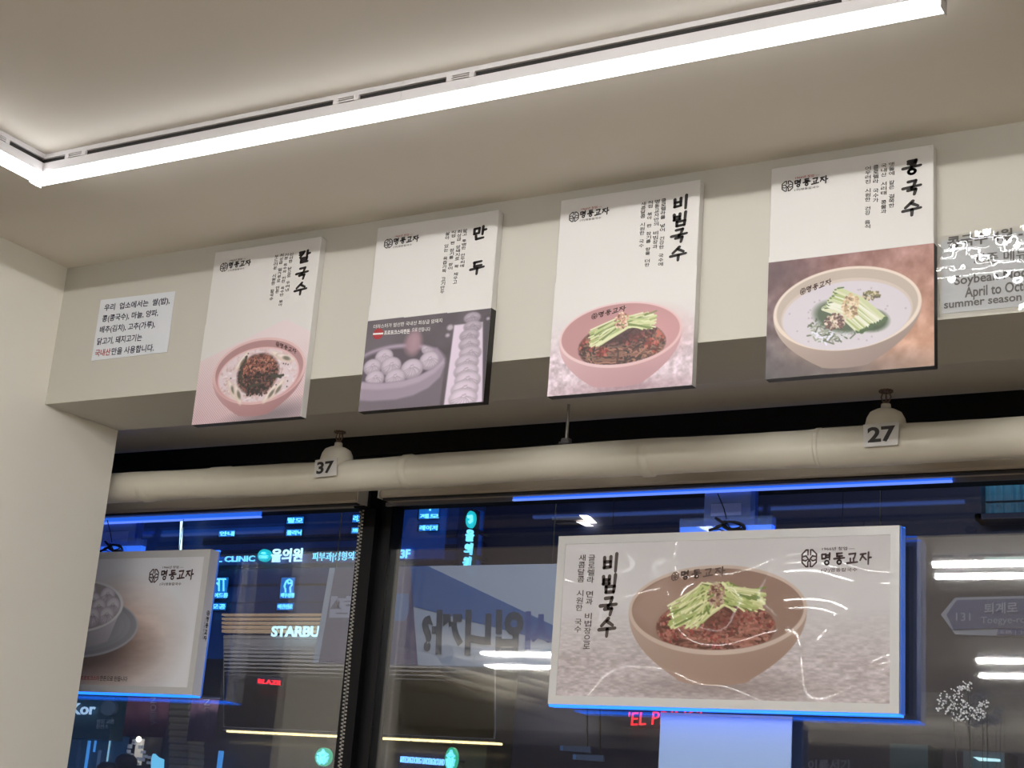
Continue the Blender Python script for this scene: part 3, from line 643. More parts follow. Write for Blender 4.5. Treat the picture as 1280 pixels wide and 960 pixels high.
def laminate():
    TL, BL = U(1172, 297, YB), U(1170, 398, YB)
    x0, x1, z0, z1 = TL[0], TL[0] + .42, BL[2], TL[2]
    t = thing('laminated_notice', ((x0 + x1) / 2, YB, z0), 'creased laminated soybean noodle notice with white glare beside the bean soup board', 'paper notice')
    # film: crumpled, glossy sheet over the paper
    MB().box((x0 + .012, YB - .003, z0 + .012), (x1 - .012, YB - .0005, z1 - .012)).build('sheet', mat('laminated_paper', linear=(.52, .54, .56), rough=.5), t)
    nx, nz = 56, 34; rng = np.random.RandomState(5); g = rng.rand(12, 18)
    def nz_(u, v):
        a, b_ = u * 16, v * 10; i, j = int(a), int(b_); a -= i; b_ -= j
        return (g[j, i] * (1 - a) + g[j, i + 1] * a) * (1 - b_) + (g[j + 1, i] * (1 - a) + g[j + 1, i + 1] * a) * b_
    vs = [(x0 + (x1 - x0) * i / nx, YB - .006 - .011 * nz_(i / nx, j / nz) ** 1.0 * (.25 + (.5 < j / nz)), z0 + (z1 - z0) * j / nz) for j in range(nz + 1) for i in range(nx + 1)]
    f = MB().add(vs, [(j * (nx + 1) + i, j * (nx + 1) + i + 1, (j + 1) * (nx + 1) + i + 1, (j + 1) * (nx + 1) + i) for j in range(nz) for i in range(nx)], True)
    f.build('plastic_film', sheer('clear_film', (230, 232, 235), .06, .16, .03), t)
    k = MB(); y = YB - .0045
    def ln(s_, a, b_, c, bold): put_text(k, s_, U(*a, y), U(*b_, y), U(*c, y), bold)
    ln('콩국수 4월 - 10월', (1184, 296), (1320, 277), (1184, 311), .03); ln('시즌 메뉴입니다', (1217, 318), (1335, 303), (1217, 332), .01)
    ln('Soybean Noodle', (1193, 345), (1306, 331), (1193, 360), .02); ln('April to October', (1206, 359), (1308, 347), (1206, 376), .02); ln('summer season only', (1180, 376), (1310, 362), (1180, 389), .02)
    k.build('printed_text', M['ink'], t)
laminate()

# ------------------------------------------------------------------ sprinkler pipe, hanger, tags
PY, PZ = 4.95, 1.333 + 1.45
PX = lambda px, py=585: U(px, py, PY)[0]
t = thing('sprinkler_pipe', (-1.5, PY, PZ), 'cream wrapped sprinkler pipe running under the beam along the window', 'pipe')
rng = np.random.RandomState(11); pts = []; rs = []
xs = np.linspace(-5.6, 3.6, 150)
for x in xs:
    pts.append((x, PY + .003 * math.sin(x * 3.1), PZ + .003 * math.sin(x * 2.3 + 1) + .006 * (x + 3) / 3)); rs.append(.0655 + .0016 * math.sin(x * 7.3) + .0025 * (x > -1.7) + .0015 * rng.rand())
MB().tube(pts, rs, 28).build('pipe_wrap', M['pipe'], t)
for px, wd, dr in ((280, .06, .0012), (512, .02, .003), (810, .022, .004), (1025, .010, .003), (190, .03, .0015)):
    x = PX(px); c = MB().tube([(x - wd, PY, PZ + .006 * (x + 3) / 3), (x - wd * .8, PY, PZ + .006 * (x + 3) / 3), (x + wd * .8, PY, PZ + .006 * (x + 3) / 3), (x + wd, PY, PZ + .006 * (x + 3) / 3)], [.064, .067 + dr, .067 + dr, .064], 28); c.build('tape_joint', M['pipe'], t)
for px in (420, 1107):
    x = PX(px); z0 = PZ + .006 * (x + 3) / 3
    d = MB().lathe((x, PY, z0 + .03), [(.072, 0), (.070, .035), (.064, .06), (.054, .078), (.036, .088), (.018, .094), (.016, .11)], 24); e = d.build('branch_cap', M['pipe'], t)
    h = MB().lathe((x, PY, z0 + .13), [(.0, 0), (.013, 0), (.013, .014), (.007, .018), (.007, .022)], 12)
    for s_ in (-1, 1): h.tube([(x + .009 * s_, PY, z0 + .148), (x + .017 * s_, PY, z0 + .165), (x + .010 * s_, PY, z0 + .186)], .0028, 6)
    h.tube([(x, PY, z0 + .148), (x, PY, z0 + .182)], .003, 8); h.lathe((x, PY, z0 + .186), [(0, 0), (.021, 0), (.023, .003), (.012, .006), (0, .006)], 16)
    for k in range(12): h.box((x + .021 * math.cos(k * PI / 6) - .003, PY + .021 * math.sin(k * PI / 6) - .003, z0 + .183), (x + .021 * math.cos(k * PI / 6) + .003, PY + .021 * math.sin(k * PI / 6) + .003, z0 + .190))
    part_of(e, 'sprinkler_head', h, M['chrome'], t.location)
hx = PX(710, 520)
t = thing('pipe_hanger', (hx, PY, ZB), 'thin grey hanger rod holding the pipe below the spicy noodle board', 'pipe hanger')
MB().tube([(hx, PY, ZB + .0), (hx, PY, PZ + .09)], .006, 10).build('rod', mat('grey_rod', (150, 146, 140), .4, .4), t)
c = MB().bbox((hx - .018, PY - .014, PZ + .072), (hx + .018, PY + .014, PZ + .095), .004).tube([(hx - .022, PY - .016, PZ + .075), (hx + .022, PY - .016, PZ + .075)], .005, 8)
c.build('clamp', mat('clamp_steel', (120, 118, 120), .35, .8), t)
def number_tag(s_, corners, label):
    y = PY - .078; q = [U(*c_, y) for c_ in corners]; TL, TR, BR, BL = q
    t = thing('number_tag', (TL + TR + BR + BL) / 4, label, 'number tag', 'number tags on the pipe')
    MB().slab([TL, TR, BR, BL], (0, .004, 0)).build('plate', mat('tag_white', (205, 203, 200), .3), t)
    Q = lambda u, v: TL + u * (TR - TL) + v * (BL - TL) + np.array([0, -.001, 0])
    k = MB(); put_text(k, s_, Q(.11, .14), Q(.89, .14), Q(.11, .84), .035); k.build('digits', M['ink'], t)
number_tag('37', ((394, 575), (421, 572), (420, 594), (392, 597)), 'white tag with black number 37 on the pipe')
number_tag('27', ((1079, 531), (1124, 527), (1122, 556), (1080, 559)), 'white tag with black number 27 on the pipe')

# bead chain of the blind
t = thing('bead_chain', (U(440, 700, 5.28)[0], 5.28, 1.2), 'white looped bead chain hanging from the blind beside the black mullion', 'blind chain')
ch = MB(); A0, A1 = U(452, 640, 5.28), U(424, 962, 5.28)
for k in range(105):
    f = k / 70; p = A0 + (A1 - A0) * f
    for s_ in (-1, 1): ch.ball(p + np.array([  .0065 * s_ + .002 * math.sin(f * 9 + s_), 0, .0055 * (s_ > 0)]), .0046, 6, 4)
ch.build('beads', mat('bead_white', (170, 166, 158), .35), t)
MB().tube([A0, A0 + (A1 - A0) * 1.5], .0012, 5).build('cord', mat('bead_cord', (150, 146, 140), .5), t)

# ------------------------------------------------------------------ hanging picture signs
ACRYL = print_mat('glossy_acrylic_print', .05)
def wavy(m, sc, st, dist):
    nt = m.node_tree; b = nt.nodes['Principled BSDF']; tc = nt.nodes.new('ShaderNodeTexCoord'); mp = nt.nodes.new('ShaderNodeMapping'); mp.inputs['Scale'].default_value = sc
    n = nt.nodes.new('ShaderNodeTexNoise'); n.inputs['Scale'].default_value = 1; n.inputs['Detail'].default_value = 0
    bp = nt.nodes.new('ShaderNodeBump'); bp.inputs['Strength'].default_value = st; bp.inputs['Distance'].default_value = dist
    nt.links.new(tc.outputs['Object'], mp.inputs[0]); nt.links.new(mp.outputs[0], n.inputs['Vector']); nt.links.new(n.outputs['Fac'], bp.inputs['Height']); nt.links.new(bp.outputs[0], b.inputs['Normal'])
    b.inputs['Specular IOR Level'].default_value = .22
wavy(ACRYL, (3.0, 3.0, 3.0), .8, .10)
FRAME = mat('sign_frame_white', linear=(.66, .655, .65), rough=.3)
SIDE = mat('sign_side_white', linear=(.66, .66, .74), rough=.35)
def sign_box(TL, eu, W, H, depth, label, paint, K, nx, text, rim=.1):
    """slim light box: TL front corner, eu unit vector along its width; hung upright"""
    TL = np.array(TL, float); eu = unit(eu); ez = np.array([0, 0, -1.0]); en = unit(np.cross(eu, ez))      # en points to the room or away
    if en[1] > 0: en = -en
    t = thing('sign_box', TL + eu * W / 2 + ez * H - en * depth / 2, label, 'sign', 'hanging picture signs')
    P = lambda u, v, d=0.0: TL + eu * (u * W) + ez * (v * H) + en * d
    MB().obox(P(0, 0, -.003), eu * W, ez * H, -en * (depth - .003)).build('case', SIDE, t)
    f = MB(); a, c = .024, .024 * W / H
    for (u0, v0, u1, v1) in ((0, 0, 1, c), (0, 1 - c, 1, 1), (0, c, a, 1 - c), (1 - a, c, 1, 1 - c)):
        f.obox(P(u0, v0, -.003), eu * ((u1 - u0) * W), ez * ((v1 - v0) * H), en * .006)
    f.build('front_frame', FRAME, t)
    A = Art(nx, int(nx * H / W), 0, 1, 0, H / W); paint(A, H / W)
    A.mesh('picture_panel', ACRYL, P(a, c, .0002), P(1 - a, c, .0002), P(a, 1 - c, .0002), t, K)
    led = MB().obox(P(0, 1, -depth * .10), eu * W, -en * (depth * .8), ez * .008).obox(P(0, 0, -depth * .9), eu * W, -en * .012, -ez * .006)
    led.build('led_strip', M['blue'], t)
    MB().obox(P(1, 0, -depth), eu * .003, en * depth * rim, ez * H).build('side_glow', mat('blue_side_glow', (60, 110, 215), .4, emit=.33), t)  # glowing plate stands in for blue light falling on the case side
    MB().obox(P(.02, .03, -depth), eu * (W * .96), ez * (H * .94), -en * .006).build('lit_back', mat('back_panel_grey', (60, 70, 95), .5), t)
    for u in (.16, .84):
        MB().tube([P(u, 0, -depth * .5), P(u, 0, -depth * .5) + np.array([0, 0, .155])], .0015, 6).build('hanging_wire', M['cable'], t)
    text(t, P)
    return t, P
def paint_big(a, A):
    v = a.Y / A; n = a.noise(60, 90, 2, 3)[..., None]; g = np.clip((v - .42) / .35, 0, 1)[..., None]
    a.C[:] = np.array((202, 196, 194)) * (1 - g) + (np.array((188, 176, 174)) + (n - .5) * 60) * g
    X = lambda u: u; cx, cy, rx, ry = .4955, .4445 * A, .272, .2825 * A
    a.fill(a.ell(.52, .925 * A, .2, .05 * A, 0, 30) * .7, (120, 104, 98))
    bowl_body(a, cx, cy, rx, ry, .875 * A, .112, (182, 160, 146), (150, 124, 110))
    a.fill(a.ell(cx, cy, rx, ry), (196, 176, 162)); a.fill(a.ell(cx, cy - .002, rx - .01, ry - .012), (146, 120, 106))
    a.fill(a.polyg([(.2, .45 * A), (.32, .17 * A), (.39, .36 * A), (.30, .6 * A)], 30) * a.ell(cx, cy, rx - .012, ry - .014) * .5, (176, 150, 136))
    clip = a.ell(cx, cy - .002, rx - .012, ry - .014)
    m = noodle_mound(a,   .495, .555 * A, .178, .18 * A, clip, 16, [(134, 94, 80), (152, 106, 92), (112, 78, 68), (170, 122, 108), (98, 70, 62)], 420, .004, (98, 68, 60))
    for x, y, r in ((.345, .50, .03), (.36, .6, .03), (.52, .56, .04), (.59, .53, .045), (.64, .5, .035), (.43, .55, .05), (.5, .62, .04), (.57, .46, .03)):
        a.dots(26, x, y * A, r, r * .8, .0042, [(148, 82, 74), (172, 116, 102), (122, 70, 64), (146, 98, 88)], m, seed=int(x * 1000))
    a.fill(a.ell(.53, .5 * A, .05, .07 * A, -.5, 20) * m * .5, (96, 60, 52))
    cucumber(a, .345, .485 * A, .645, .385 * A, .075, 8, 90, .0032); cucumber(a, .365, .43 * A, .63, .36 * A, .04, 9, 40, .003)
    a.dots(90, .497, .345 * A, .026, .075 * A, .004, [(176, 146, 122), (150, 116, 98), (192, 168, 146), (110, 80, 70)], seed=5)
def text_big(t, P):
    k = MB(); Q = lambda u, v: P(u, v, .0012)
    for ch, v in zip('비빔국수', (.168, .292, .425, .55)): put_brush(k, ch, Q(.147, v - .052), Q(.197, v - .052), Q(.147, v + .052), .2)
    k.build('dish_title', M['grey_ink'], t)
    k = MB()
    for s_, u, va, vb in (('글로렐라 면과 비법장으로', .111, .118, .682), ('새콤달콤 시원한 국수', .080, .116, .585)):
        st = (vb - va) / len(s_)
        for i, ch in enumerate(s_):
            if ch != ' ': put_text(k, ch, Q(u - .011, va + st * i), Q(u + .011, va + st * i), Q(u - .011, va + st * (i + .88)), .012)
    k.build('menu_text', M['grey_ink'], t)
    k = MB(); put_emblem(k, Q(.736, .122), Q(.78, .122), Q(.736, .215), .17)
    for ch, u in zip('명동교자', (.791, .826, .861, .896)): put_brush(k, ch, Q(u, .143), Q(u + .028, .143), Q(u, .208), .17)
    put_text(k, '(구)명동칼국수', Q(.791, .226), Q(.889, .226), Q(.791, .25), .01); put_text(k, '1966년 창업 —', Q(.793, .109), Q(.881, .109), Q(.793, .128), .01); k.build('shop_logo', M['brown_ink'], t)
    k = MB()
    put_emblem(k, Q(.362, .238), Q(.384, .23), Q(.362, .283), .2)
    for i, ch in enumerate('명동교자'): u = .39 + .034 * i; v = .228 - .006 * i; put_brush(k, ch, Q(u, v), Q(u + .026, v - .004), Q(u, v + .05), .17)
    k.build('bowl_logo', mat('faint_brown_ink', (104, 84, 76), .5), t)
SY = 5.36
eu = np.array([1.0, 0, .003])
W_, H_ = 1.3834, .6656
C0 = U(699, 670.6, SY)
big, PB = sign_box(C0, eu, W_, H_, .065, 'wide hanging picture sign with a bowl of spicy noodles', paint_big, (1.24, 1.29, 1.36), 500, text_big, .82)
def paint_left(a, A):
    v = a.Y / A; n = a.noise(20, 40, 4)[..., None]; a.C[:] = np.array((194, 192, 191))
    g = a.ell(.62, .66 * A, .22, .34 * A, 0, 90)[..., None]; a.C = a.C * (1 - g) + (np.array((178, 150, 132)) + (n - .5) * 26) * g
    a.fill(a.ell(.47, .72 * A, .29, .23 * A, 0, 40) * .85, (92, 80, 76)); a.fill(a.ell(.43, .55 * A, .305, .245 * A), (150, 148, 150)); a.fill(a.ell(.43, .545 * A, .297, .232 * A), (126, 124, 126))
    for r in (.9, .8): a.fill(a.ell(.43, .54 * A, .297 * r, .232 * A * r) * .3, (150, 148, 150))
    T = np.clip((a.Y - .38 * A) / (.30 * A), 0, 1); half = .228 - .05 * T; m = np.clip((half - np.abs(a.X - .42)) / a.px, 0, 1) * (a.Y > .38 * A) * (1 - np.clip((a.Y - (.58 * A + .13 * A * np.sqrt(np.clip(1 - ((a.X - .42) / .22) ** 2, 0, 1)))) / a.px, 0, 1))
    a.fill(m, np.array((190, 184, 184)) * (1 - .2 * T[..., None])); a.fill(a.ell(.42, .38 * A, .230, .215 * A), (204, 199, 197)); a.fill(a.ell(.42, .38 * A, .216, .197 * A), (150, 142, 138)); im = a.ell(.42, .38 * A, .217, .2 * A)
    for i, (x, y) in enumerate(((.47, .27), (.40, .26), (.33, .28), (.567, .304), (.50, .35), (.43, .35), (.36, .36), (.29, .36), (.598, .39), (.533, .40), (.46, .43), (.38, .44), (.30, .44), (.576, .465), (.508, .475), (.43, .52), (.35, .52))): dumpling(a, x, y * A, .038, .98, im, 1.0, i)
def text_left(t, P):
    Q = lambda u, v: P(u, v, .0012); k = MB(); put_emblem(k, Q(.742, .135), Q(.785, .135), Q(.742, .225), .17)
    for ch, u in zip('명동교자', (.795, .832, .869, .906)): put_brush(k, ch, Q(u, .143), Q(u + .030, .143), Q(u, .21), .17)
    put_text(k, '(구)명동칼국수', Q(.795, .23), Q(.89, .23), Q(.795, .253), .01); put_text(k, '1966년 창업 —', Q(.798, .112), Q(.89, .112), Q(.798, .13), .01); k.build('shop_logo', M['brown_ink'], t)
    k = MB(); k2 = MB(); put_text(k, '프로포크스타', Q(.495, .888), Q(.583, .888), Q(.495, .92), .02); put_text(k2, '한돈으로 만듭니다', Q(.586, .886), Q(.71, .886), Q(.586, .922), .01); k.build('red_caption', M['red_ink'], t); k2.build('caption_text', M['ink'], t)
    # the logo on the side of the case, reading downwards
    S_ = lambda d, v: P(1, v, -.003) + np.array([.0012, 0, 0]) + unit(np.cross((1, 0, 0), (0, 0, 1))) * (-d)
    k = MB(); put_emblem(k, S_(.022, .42), S_(.042, .42), S_(.022, .452), .2)
    for i, ch in enumerate('명동교자'): put_brush(k, ch, S_(.024, .463 + .044 * i), S_(.042, .463 + .044 * i), S_(.024, .495 + .044 * i), .18)
    put_text(k, '구명동칼국수', S_(.02, .47), S_(.02, .62), S_(.014, .47)); k.build('side_logo', M['ink'], t)
LY = 5.36
TRl, BRl = U(264, 686.5, LY), U(242, 869, LY); Hl = .6639; Wl = W_
left, PLf = sign_box((TRl[0] - Wl, LY, TRl[2]), (1, 0, 0), Wl, Hl, .062, 'hanging picture sign with white dumplings, half hidden behind the left wall', paint_left, (1.66, 1.72, 1.82), 420, text_left)

# glowing bars added for the signs' blue LED spill on the window head
SPILLB = mat('blue_spill_glow', (40, 105, 230), .4, emit=.8); SPILLW = mat('blue_spill_core', (110, 150, 255), .4, emit=.8)
for x0, x1, lb, xm, ya, yb in ((100, 330, 'added blue glow for the LED spill on the window head over the dumpling sign', 200, 644, 652), (640, 1190, 'added blue glow for the LED spill on the window head over the wide noodle sign', 900, 607.5, 615)):
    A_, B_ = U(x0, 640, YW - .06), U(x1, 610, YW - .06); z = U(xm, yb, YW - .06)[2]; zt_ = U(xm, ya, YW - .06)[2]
    t = thing('spill_glow', ((A_[0] + B_[0]) / 2, YW - .06, z), lb, 'spill glow', 'blue spill glows on the window head')
    MB().bbox((A_[0], YW - .066, z + .008), (B_[0], YW - .05, zt_), .004).build('blue_glow', SPILLB, t); MB().box((A_[0], YW - .064, z), (B_[0], YW - .05, z + .0075)).build('bright_edge', SPILLW, t)

# coil of cable on top of each sign, clear tray and frosted plate behind it
def cable_coil(C, top, label):
    t = thing('cable_coil', C, label, 'cable', 'cable coils on the signs'); C = np.array(C)
    c = MB().tube([top, top * .6 + C * .4 + np.array([.012, 0, .0]), C + np.array([.0, 0, .045])], .0022, 8)
    for k in range(5):
        q = np.linspace(0, 2 * PI, 22); a = .030 + .004 * k; b_ = .012 + .002 * k
        c.tube([C + np.array([.03 + a * math.cos(w_) * 1.05, .01 * math.sin(w_ * 2 + k) - .01 + .004 * k, .016 - .2 * (a * math.cos(w_)) * .9 + b_ * math.sin(w_)]) for w_ in q], .0032, 6, False)
    c.tube([C + np.array(p) for p in ((-.045, 0, .05), (-.02, -.004, .034), (0, 0, .03), (-.03, -.002, .014), (-.07, 0, .002))], .0058, 8)
    c.tube([C + np.array(p) for p in ((0, 0, .03), (-.035, -.006, .018), (-.062, -.004, .003), (-.03, .004, .006), (-.01, .006, -.001))], .0025, 8)
    c.tube([C + np.array(p) for p in ((.0, 0, .03), (.015, -.003, .012), (.03, 0, -.002))], .0025, 8)
    c.build('coiled_cable', M['cable'], t)
    MB().lathe(C + np.array([-.006, 0, .022]), [(0, 0), (.008, .001), (.009, .008), (.008, .015), (0, .016)], 10).build('cable_tie', M['cable'], t)
cable_coil(PB(.51, 0, -.03) + np.array([0, 0, .009]), U(897, 617, PB(.51, 0, -.03)[1]), 'black coil of tied cable on top of the wide noodle sign')
cc = U(142, 690, LY + .03); cable_coil(np.array([cc[0] - .02, cc[1], TRl[2] + .009]), U(134, 650, LY + .03), 'black coil of tied cable on top of the dumpling sign')
FROST = sheer('frosted_acrylic', (150, 180, 235), .42, .04, .15); CLEAR = sheer('clear_acrylic', (120, 170, 255), .14, .05)
def hanger_plate(x0, x1, z0, z1, y, label, tr):
    t = thing('hanging_plate', ((x0 + x1) / 2, y, z1), label, 'acrylic plate', 'frosted plates behind the signs')
    MB().box((x0, y, z0), (x1, y + .006, z1)).build('plate', FROST, t)
    MB().box((x1, y - .004, z0), (x1 + .018, y + .03, z1)).build('edge_strip', mat('acrylic_edge_blue', (70, 110, 190), .3), t)
    d = (x1 - x0); MB().box((x0 + .15 * d, y - .002, z0 + .28 * (z1 - z0)), (x0 + .80 * d, y - .0004, z0 + .62 * (z1 - z0))).build('label_patch', mat('pale_patch', (150, 170, 215), .5), t)
    t2 = thing('acrylic_tray', ((tr[0] + tr[1]) / 2, y - .03, tr[2]), label.replace('frosted plate', 'clear tray'), 'acrylic tray', 'clear trays behind the signs')
    x0, x1, z0, z1 = tr; g = MB()
    for lo, hi in (((x0, y - .05, z0), (x1, y - .047, z1)), ((x0, y - .01, z0), (x1, y - .007, z1)), ((x0, y - .047, z0), (x0 + .003, y - .01, z1)), ((x1 - .003, y - .047, z0), (x1, y - .01, z1))): g.box(lo, hi)
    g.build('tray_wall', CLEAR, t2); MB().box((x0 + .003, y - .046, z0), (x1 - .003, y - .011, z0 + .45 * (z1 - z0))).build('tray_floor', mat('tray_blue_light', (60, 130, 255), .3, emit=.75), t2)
HY = 5.45
A_, B_, C_, D_ = U(881, 617, HY), U(938, 656, HY), U(852, 652, HY - .03), U(967, 668, HY - .03)
hanger_plate(A_[0], B_[0], B_[2], A_[2] + .01, HY, 'frosted plate hung above the wide noodle sign', (C_[0], D_[0], D_[2] + .008, C_[2] + .008))
A_, B_, C_, D_ = U(128, 652, HY), U(166, 690, HY), U(100, 678, HY - .03), U(178, 692, HY - .03)
hanger_plate(A_[0], B_[0], B_[2], A_[2] + .01, HY, 'frosted plate hung above the dumpling sign', (C_[0], D_[0], D_[2] + .008, C_[2] + .008))
# white sheet hung under the big sign
q = [U(826, 893, 5.44), U(990, 897, 5.44)]
t = thing('hanging_sheet', (q[0] + q[1]) / 2, 'plain white sheet hanging below the wide noodle sign', 'sheet')
MB().box((q[0][0], 5.44, 1.3), (q[1][0], 5.446, q[0][2])).build('sheet', mat('white_sheet', (165, 195, 240), .35), t)
MB().box((q[0][0] - .001, 5.438, q[0][2]), (q[1][0] + .001, 5.448, q[0][2] + .008)).build('top_rail', M['white'], t)

exec_outside = True
# ------------------------------------------------------------------ across the street
YF = 15.0
CY = mat('cyan_letter_light', (120, 225, 255), .4, emit=1.25); CYD = mat('cyan_panel_light', (18, 105, 190), .4, emit=.9); WH = mat('white_letter_light', (190, 238, 255), .4, emit=1.3)
TEAL = mat('teal_emblem_light', (25, 175, 185), .4, emit=1.1); REDN = mat('red_neon', (255, 40, 60), .4, emit=1.3); GREEN = mat('green_disc_light', (40, 165, 130), .4, emit=1.1)
WARM = mat('warm_led_light', (255, 235, 170), .4, emit=2.2)
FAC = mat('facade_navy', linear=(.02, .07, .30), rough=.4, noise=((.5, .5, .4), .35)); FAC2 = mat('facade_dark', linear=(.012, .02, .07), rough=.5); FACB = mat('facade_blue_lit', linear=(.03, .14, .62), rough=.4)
SHOP = mat('shopfront_dark', linear=(.03, .032, .045), rough=.4)
F = lambda x, y, d=0.0: U(x, y, YF - d)
def fbox(mb, x0, y0, x1, y1, d0=0.0, d1=.1):
    a, c = U(x0, y1, YF - d0), U(x1, y0, YF - d0); mb.box((min(a[0], c[0]), YF - d1, min(a[2], c[2])), (max(a[0], c[0]), YF - d0, max(a[2], c[2]))); return mb
structure(MB().box((-40, 5.7, -.12), (25, 30, 0)).build('street', mat('asphalt', (40, 42, 48), .7)))
bl = thing('office_building', (-10, YF, 0), 'dark navy building across the street carrying the lit clinic signs', 'building')
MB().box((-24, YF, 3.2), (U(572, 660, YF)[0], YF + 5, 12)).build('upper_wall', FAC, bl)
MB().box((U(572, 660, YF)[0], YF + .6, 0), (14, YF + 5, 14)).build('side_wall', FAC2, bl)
MB().box((-24, YF + .02, 0), (U(610, 900, YF)[0], YF + 5, 3.2)).build('shop_wall', SHOP, bl)
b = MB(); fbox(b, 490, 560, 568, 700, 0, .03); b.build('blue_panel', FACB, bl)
b = MB()
for yy in (672, 688, 706, 730, 752): fbox(b, 255, yy, 572, yy + 1.2, 0, .02)
b.build('wall_seam', FAC2, bl)
ls = thing('louvre_screen', F(360, 790, .04), 'cream lit horizontal louvres above the white capital lettering', 'louvre')
lv = MB()
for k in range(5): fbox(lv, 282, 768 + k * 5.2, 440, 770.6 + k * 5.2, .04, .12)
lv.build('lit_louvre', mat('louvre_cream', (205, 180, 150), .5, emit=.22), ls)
for px in (290, 360, 430): MB().obox(F(px, 792, .035), (.04, 0, 0), (0, -.01, 0), (0, 0, F(px, 767)[2] - F(px, 792)[2])).build('bracket', FAC2, ls)
st_ = thing('roller_shutter', F(450, 917, .04), 'dark ribbed shutter wall between the louvres and the line of warm lights', 'shutter')
lv = MB()
for k in range(24): fbox(lv, 281, 797 + k * 5, 620, 798.4 + k * 5, .05, .08)
lv.build('shutter_slat', mat('shutter_grey', linear=(.42, .42, .44), rough=.5), st_); b = MB(); fbox(b, 280, 796, 622, 917, .03, .05); b.build('shutter_back', SHOP, st_)
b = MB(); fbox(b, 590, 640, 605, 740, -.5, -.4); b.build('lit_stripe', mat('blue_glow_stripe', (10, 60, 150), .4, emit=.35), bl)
lt = thing('led_line', F(450, 917), 'warm white line of lights along the dark shopfront canopy', 'strip light')
b = MB(); g = np.random.RandomState(2); A_ = F(287, 914.4, .1); B_ = F(622, 914.4, .1); x = A_[0]
while x < B_[0]:
    L = .03 + .12 * g.rand(); b.box((x, YF - .16, A_[2] - .011), (x + L, YF - .1, A_[2] + .011)); x += L + .012 + .03 * g.rand() ** 2
b.build('light_segment', WARM, lt); MB().box((A_[0] - .03, YF - .2, A_[2] + .015), (B_[0] + .03, YF - .09, A_[2] + .045)).build('rail', SHOP, lt)

def letters(mb, s_, x0, y0, x1, y1, y0r=None, bold=0.0, Y=None, dep=.012, mirror=False):
    Yv = (YF - .06) if Y is None else Y; y0r = y0 if y0r is None else y0r
    put_text(mb, s_, U(x0, y0, Yv), U(x1, y0r, Yv), U(x0 - (y1 - y0) * .1, y1, Yv), bold, dep, mirror)
cs = thing('clinic_sign', F(380, 695), 'row of glowing cyan clinic lettering with a round emblem across the facade', 'sign')
b = MB(); letters(b, 'ALL CLINIC', 258, 696, 319, 703, 694.5, .02); b.build('english_lettering', CY, cs)
b = MB(); letters(b, '올의원', 340, 686, 379, 703, 685, .03); b.build('korean_lettering', WH, cs)
b = MB(); letters(b, '피부과|성형외과', 391, 690.5, 452, 703, 689, .0); b.build('speciality_lettering', CY, cs)
b = MB(); letters(b, 'MID', 462, 685, 498, 700, 684, .03); letters(b, '3F', 501, 687, 513, 698, 686.5, .03); b.build('floor_lettering', CY, cs)
def disc(mb, x, y, r, Y, ry=None, depth=.05, ir=0.0):
    c = U(x, y, Y); rr = r * np.linalg.norm(U(x + 1, y, Y) - c); rz = (ry or r) * np.linalg.norm(U(x, y + 1, Y) - c)
    n = 28; mb.slab([c + np.array([rr * math.cos(2 * PI * k / n), 0, rz * math.sin(2 * PI * k / n)]) for k in range(n)], (0, depth, 0)); return c
b = MB(); disc(b, 329.5, 694, 7.6, YF - .08); e = b.build('emblem', TEAL, cs)
b = MB(); letters(b, 'ALL', 326.5, 690, 332.5, 692.5, None, .02, YF - .1, .01); letters(b, 'CLINIC', 324, 694, 335, 698, None, .03, YF - .1, .01); part_of(e, 'emblem_lettering', b, CY, cs.location)

def lit_sign(x0, y0, x1, y1, s_, label, icon=None):
    t = thing('lit_sign', F((x0 + x1) / 2, y1), label, 'sign', 'small lit panels on the clinic facade')
    b = MB(); fbox(b, x0 - 1, y0 - 1, x1 + 1, y1 + 1, .035, .06); b.build('panel_case', FAC2, t)
    b = MB(); fbox(b, x0, y0, x1, y1, .06, .075); b.build('panel_face', CYD, t)
    b = MB(); h = y1 - y0
    if icon:
        if s_: letters(b, s_, x0 + 1, y1 - h * .27, x1 - 1, y1 - 1, None, .02, YF - .09, .01)
        for pl in icon:
            pts = [U(x0 + (x1 - x0) * u, y0 + h * .72 * v, YF - .082) for u, v in pl]; b.tube(pts, .012, 5)
    else: letters(b, s_, x0 + 1, y0 + 1.2, x1 - 1, y1 - 1.2, None, .02, YF - .09, .01)
    b.build('panel_lettering', CY, t)
FACE = [[(.35, .98), (.36, .78), (.28, .6), (.34, .4), (.44, .2), (.62, .12), (.78, .25), (.78, .5), (.66, .64), (.68, .98)], [(.46, .2), (.56, .4), (.72, .36)]]
TOOTH = [[(.2, .1), (.8, .1)], [(.35, .1), (.35, .9)], [(.65, .1), (.65, .9)], [(.2, .35), (.35, .5)]]
DRYER = [[(.4, .0), (.6, .0)], [(.3, .1), (.7, .1), (.55, .3), (.52, .8)], [(.4, .14), (.48, .35)]]
lit_sign(274, 663, 294, 671, '안내', 'small cyan lit caption panel beside the thin white vertical lamp')
lit_sign(359, 646, 380, 655, '탈모', 'blue lit panel high over the clinic name, upper of its pair')
lit_sign(358, 661.5, 378, 670, '클리닉', 'pale cyan caption panel just over the clinic name, lower of its pair')
lit_sign(441, 643, 462, 653, '리프팅', 'cyan lit panel next to the mullion, upper of its pair')
lit_sign(439.5, 659, 460, 667, '쁘띠', 'cyan caption panel next to the mullion, lower of its pair')
lit_sign(524, 624, 550, 649, '제모', 'large blue lit panel with a razor symbol right of the mullion', DRYER)
lit_sign(524, 655.5, 548, 664, '레이저', 'cyan caption panel under the razor symbol panel')
lit_sign(350, 722, 369, 748, '피부성형', 'blue lit panel with a white head outline', FACE)
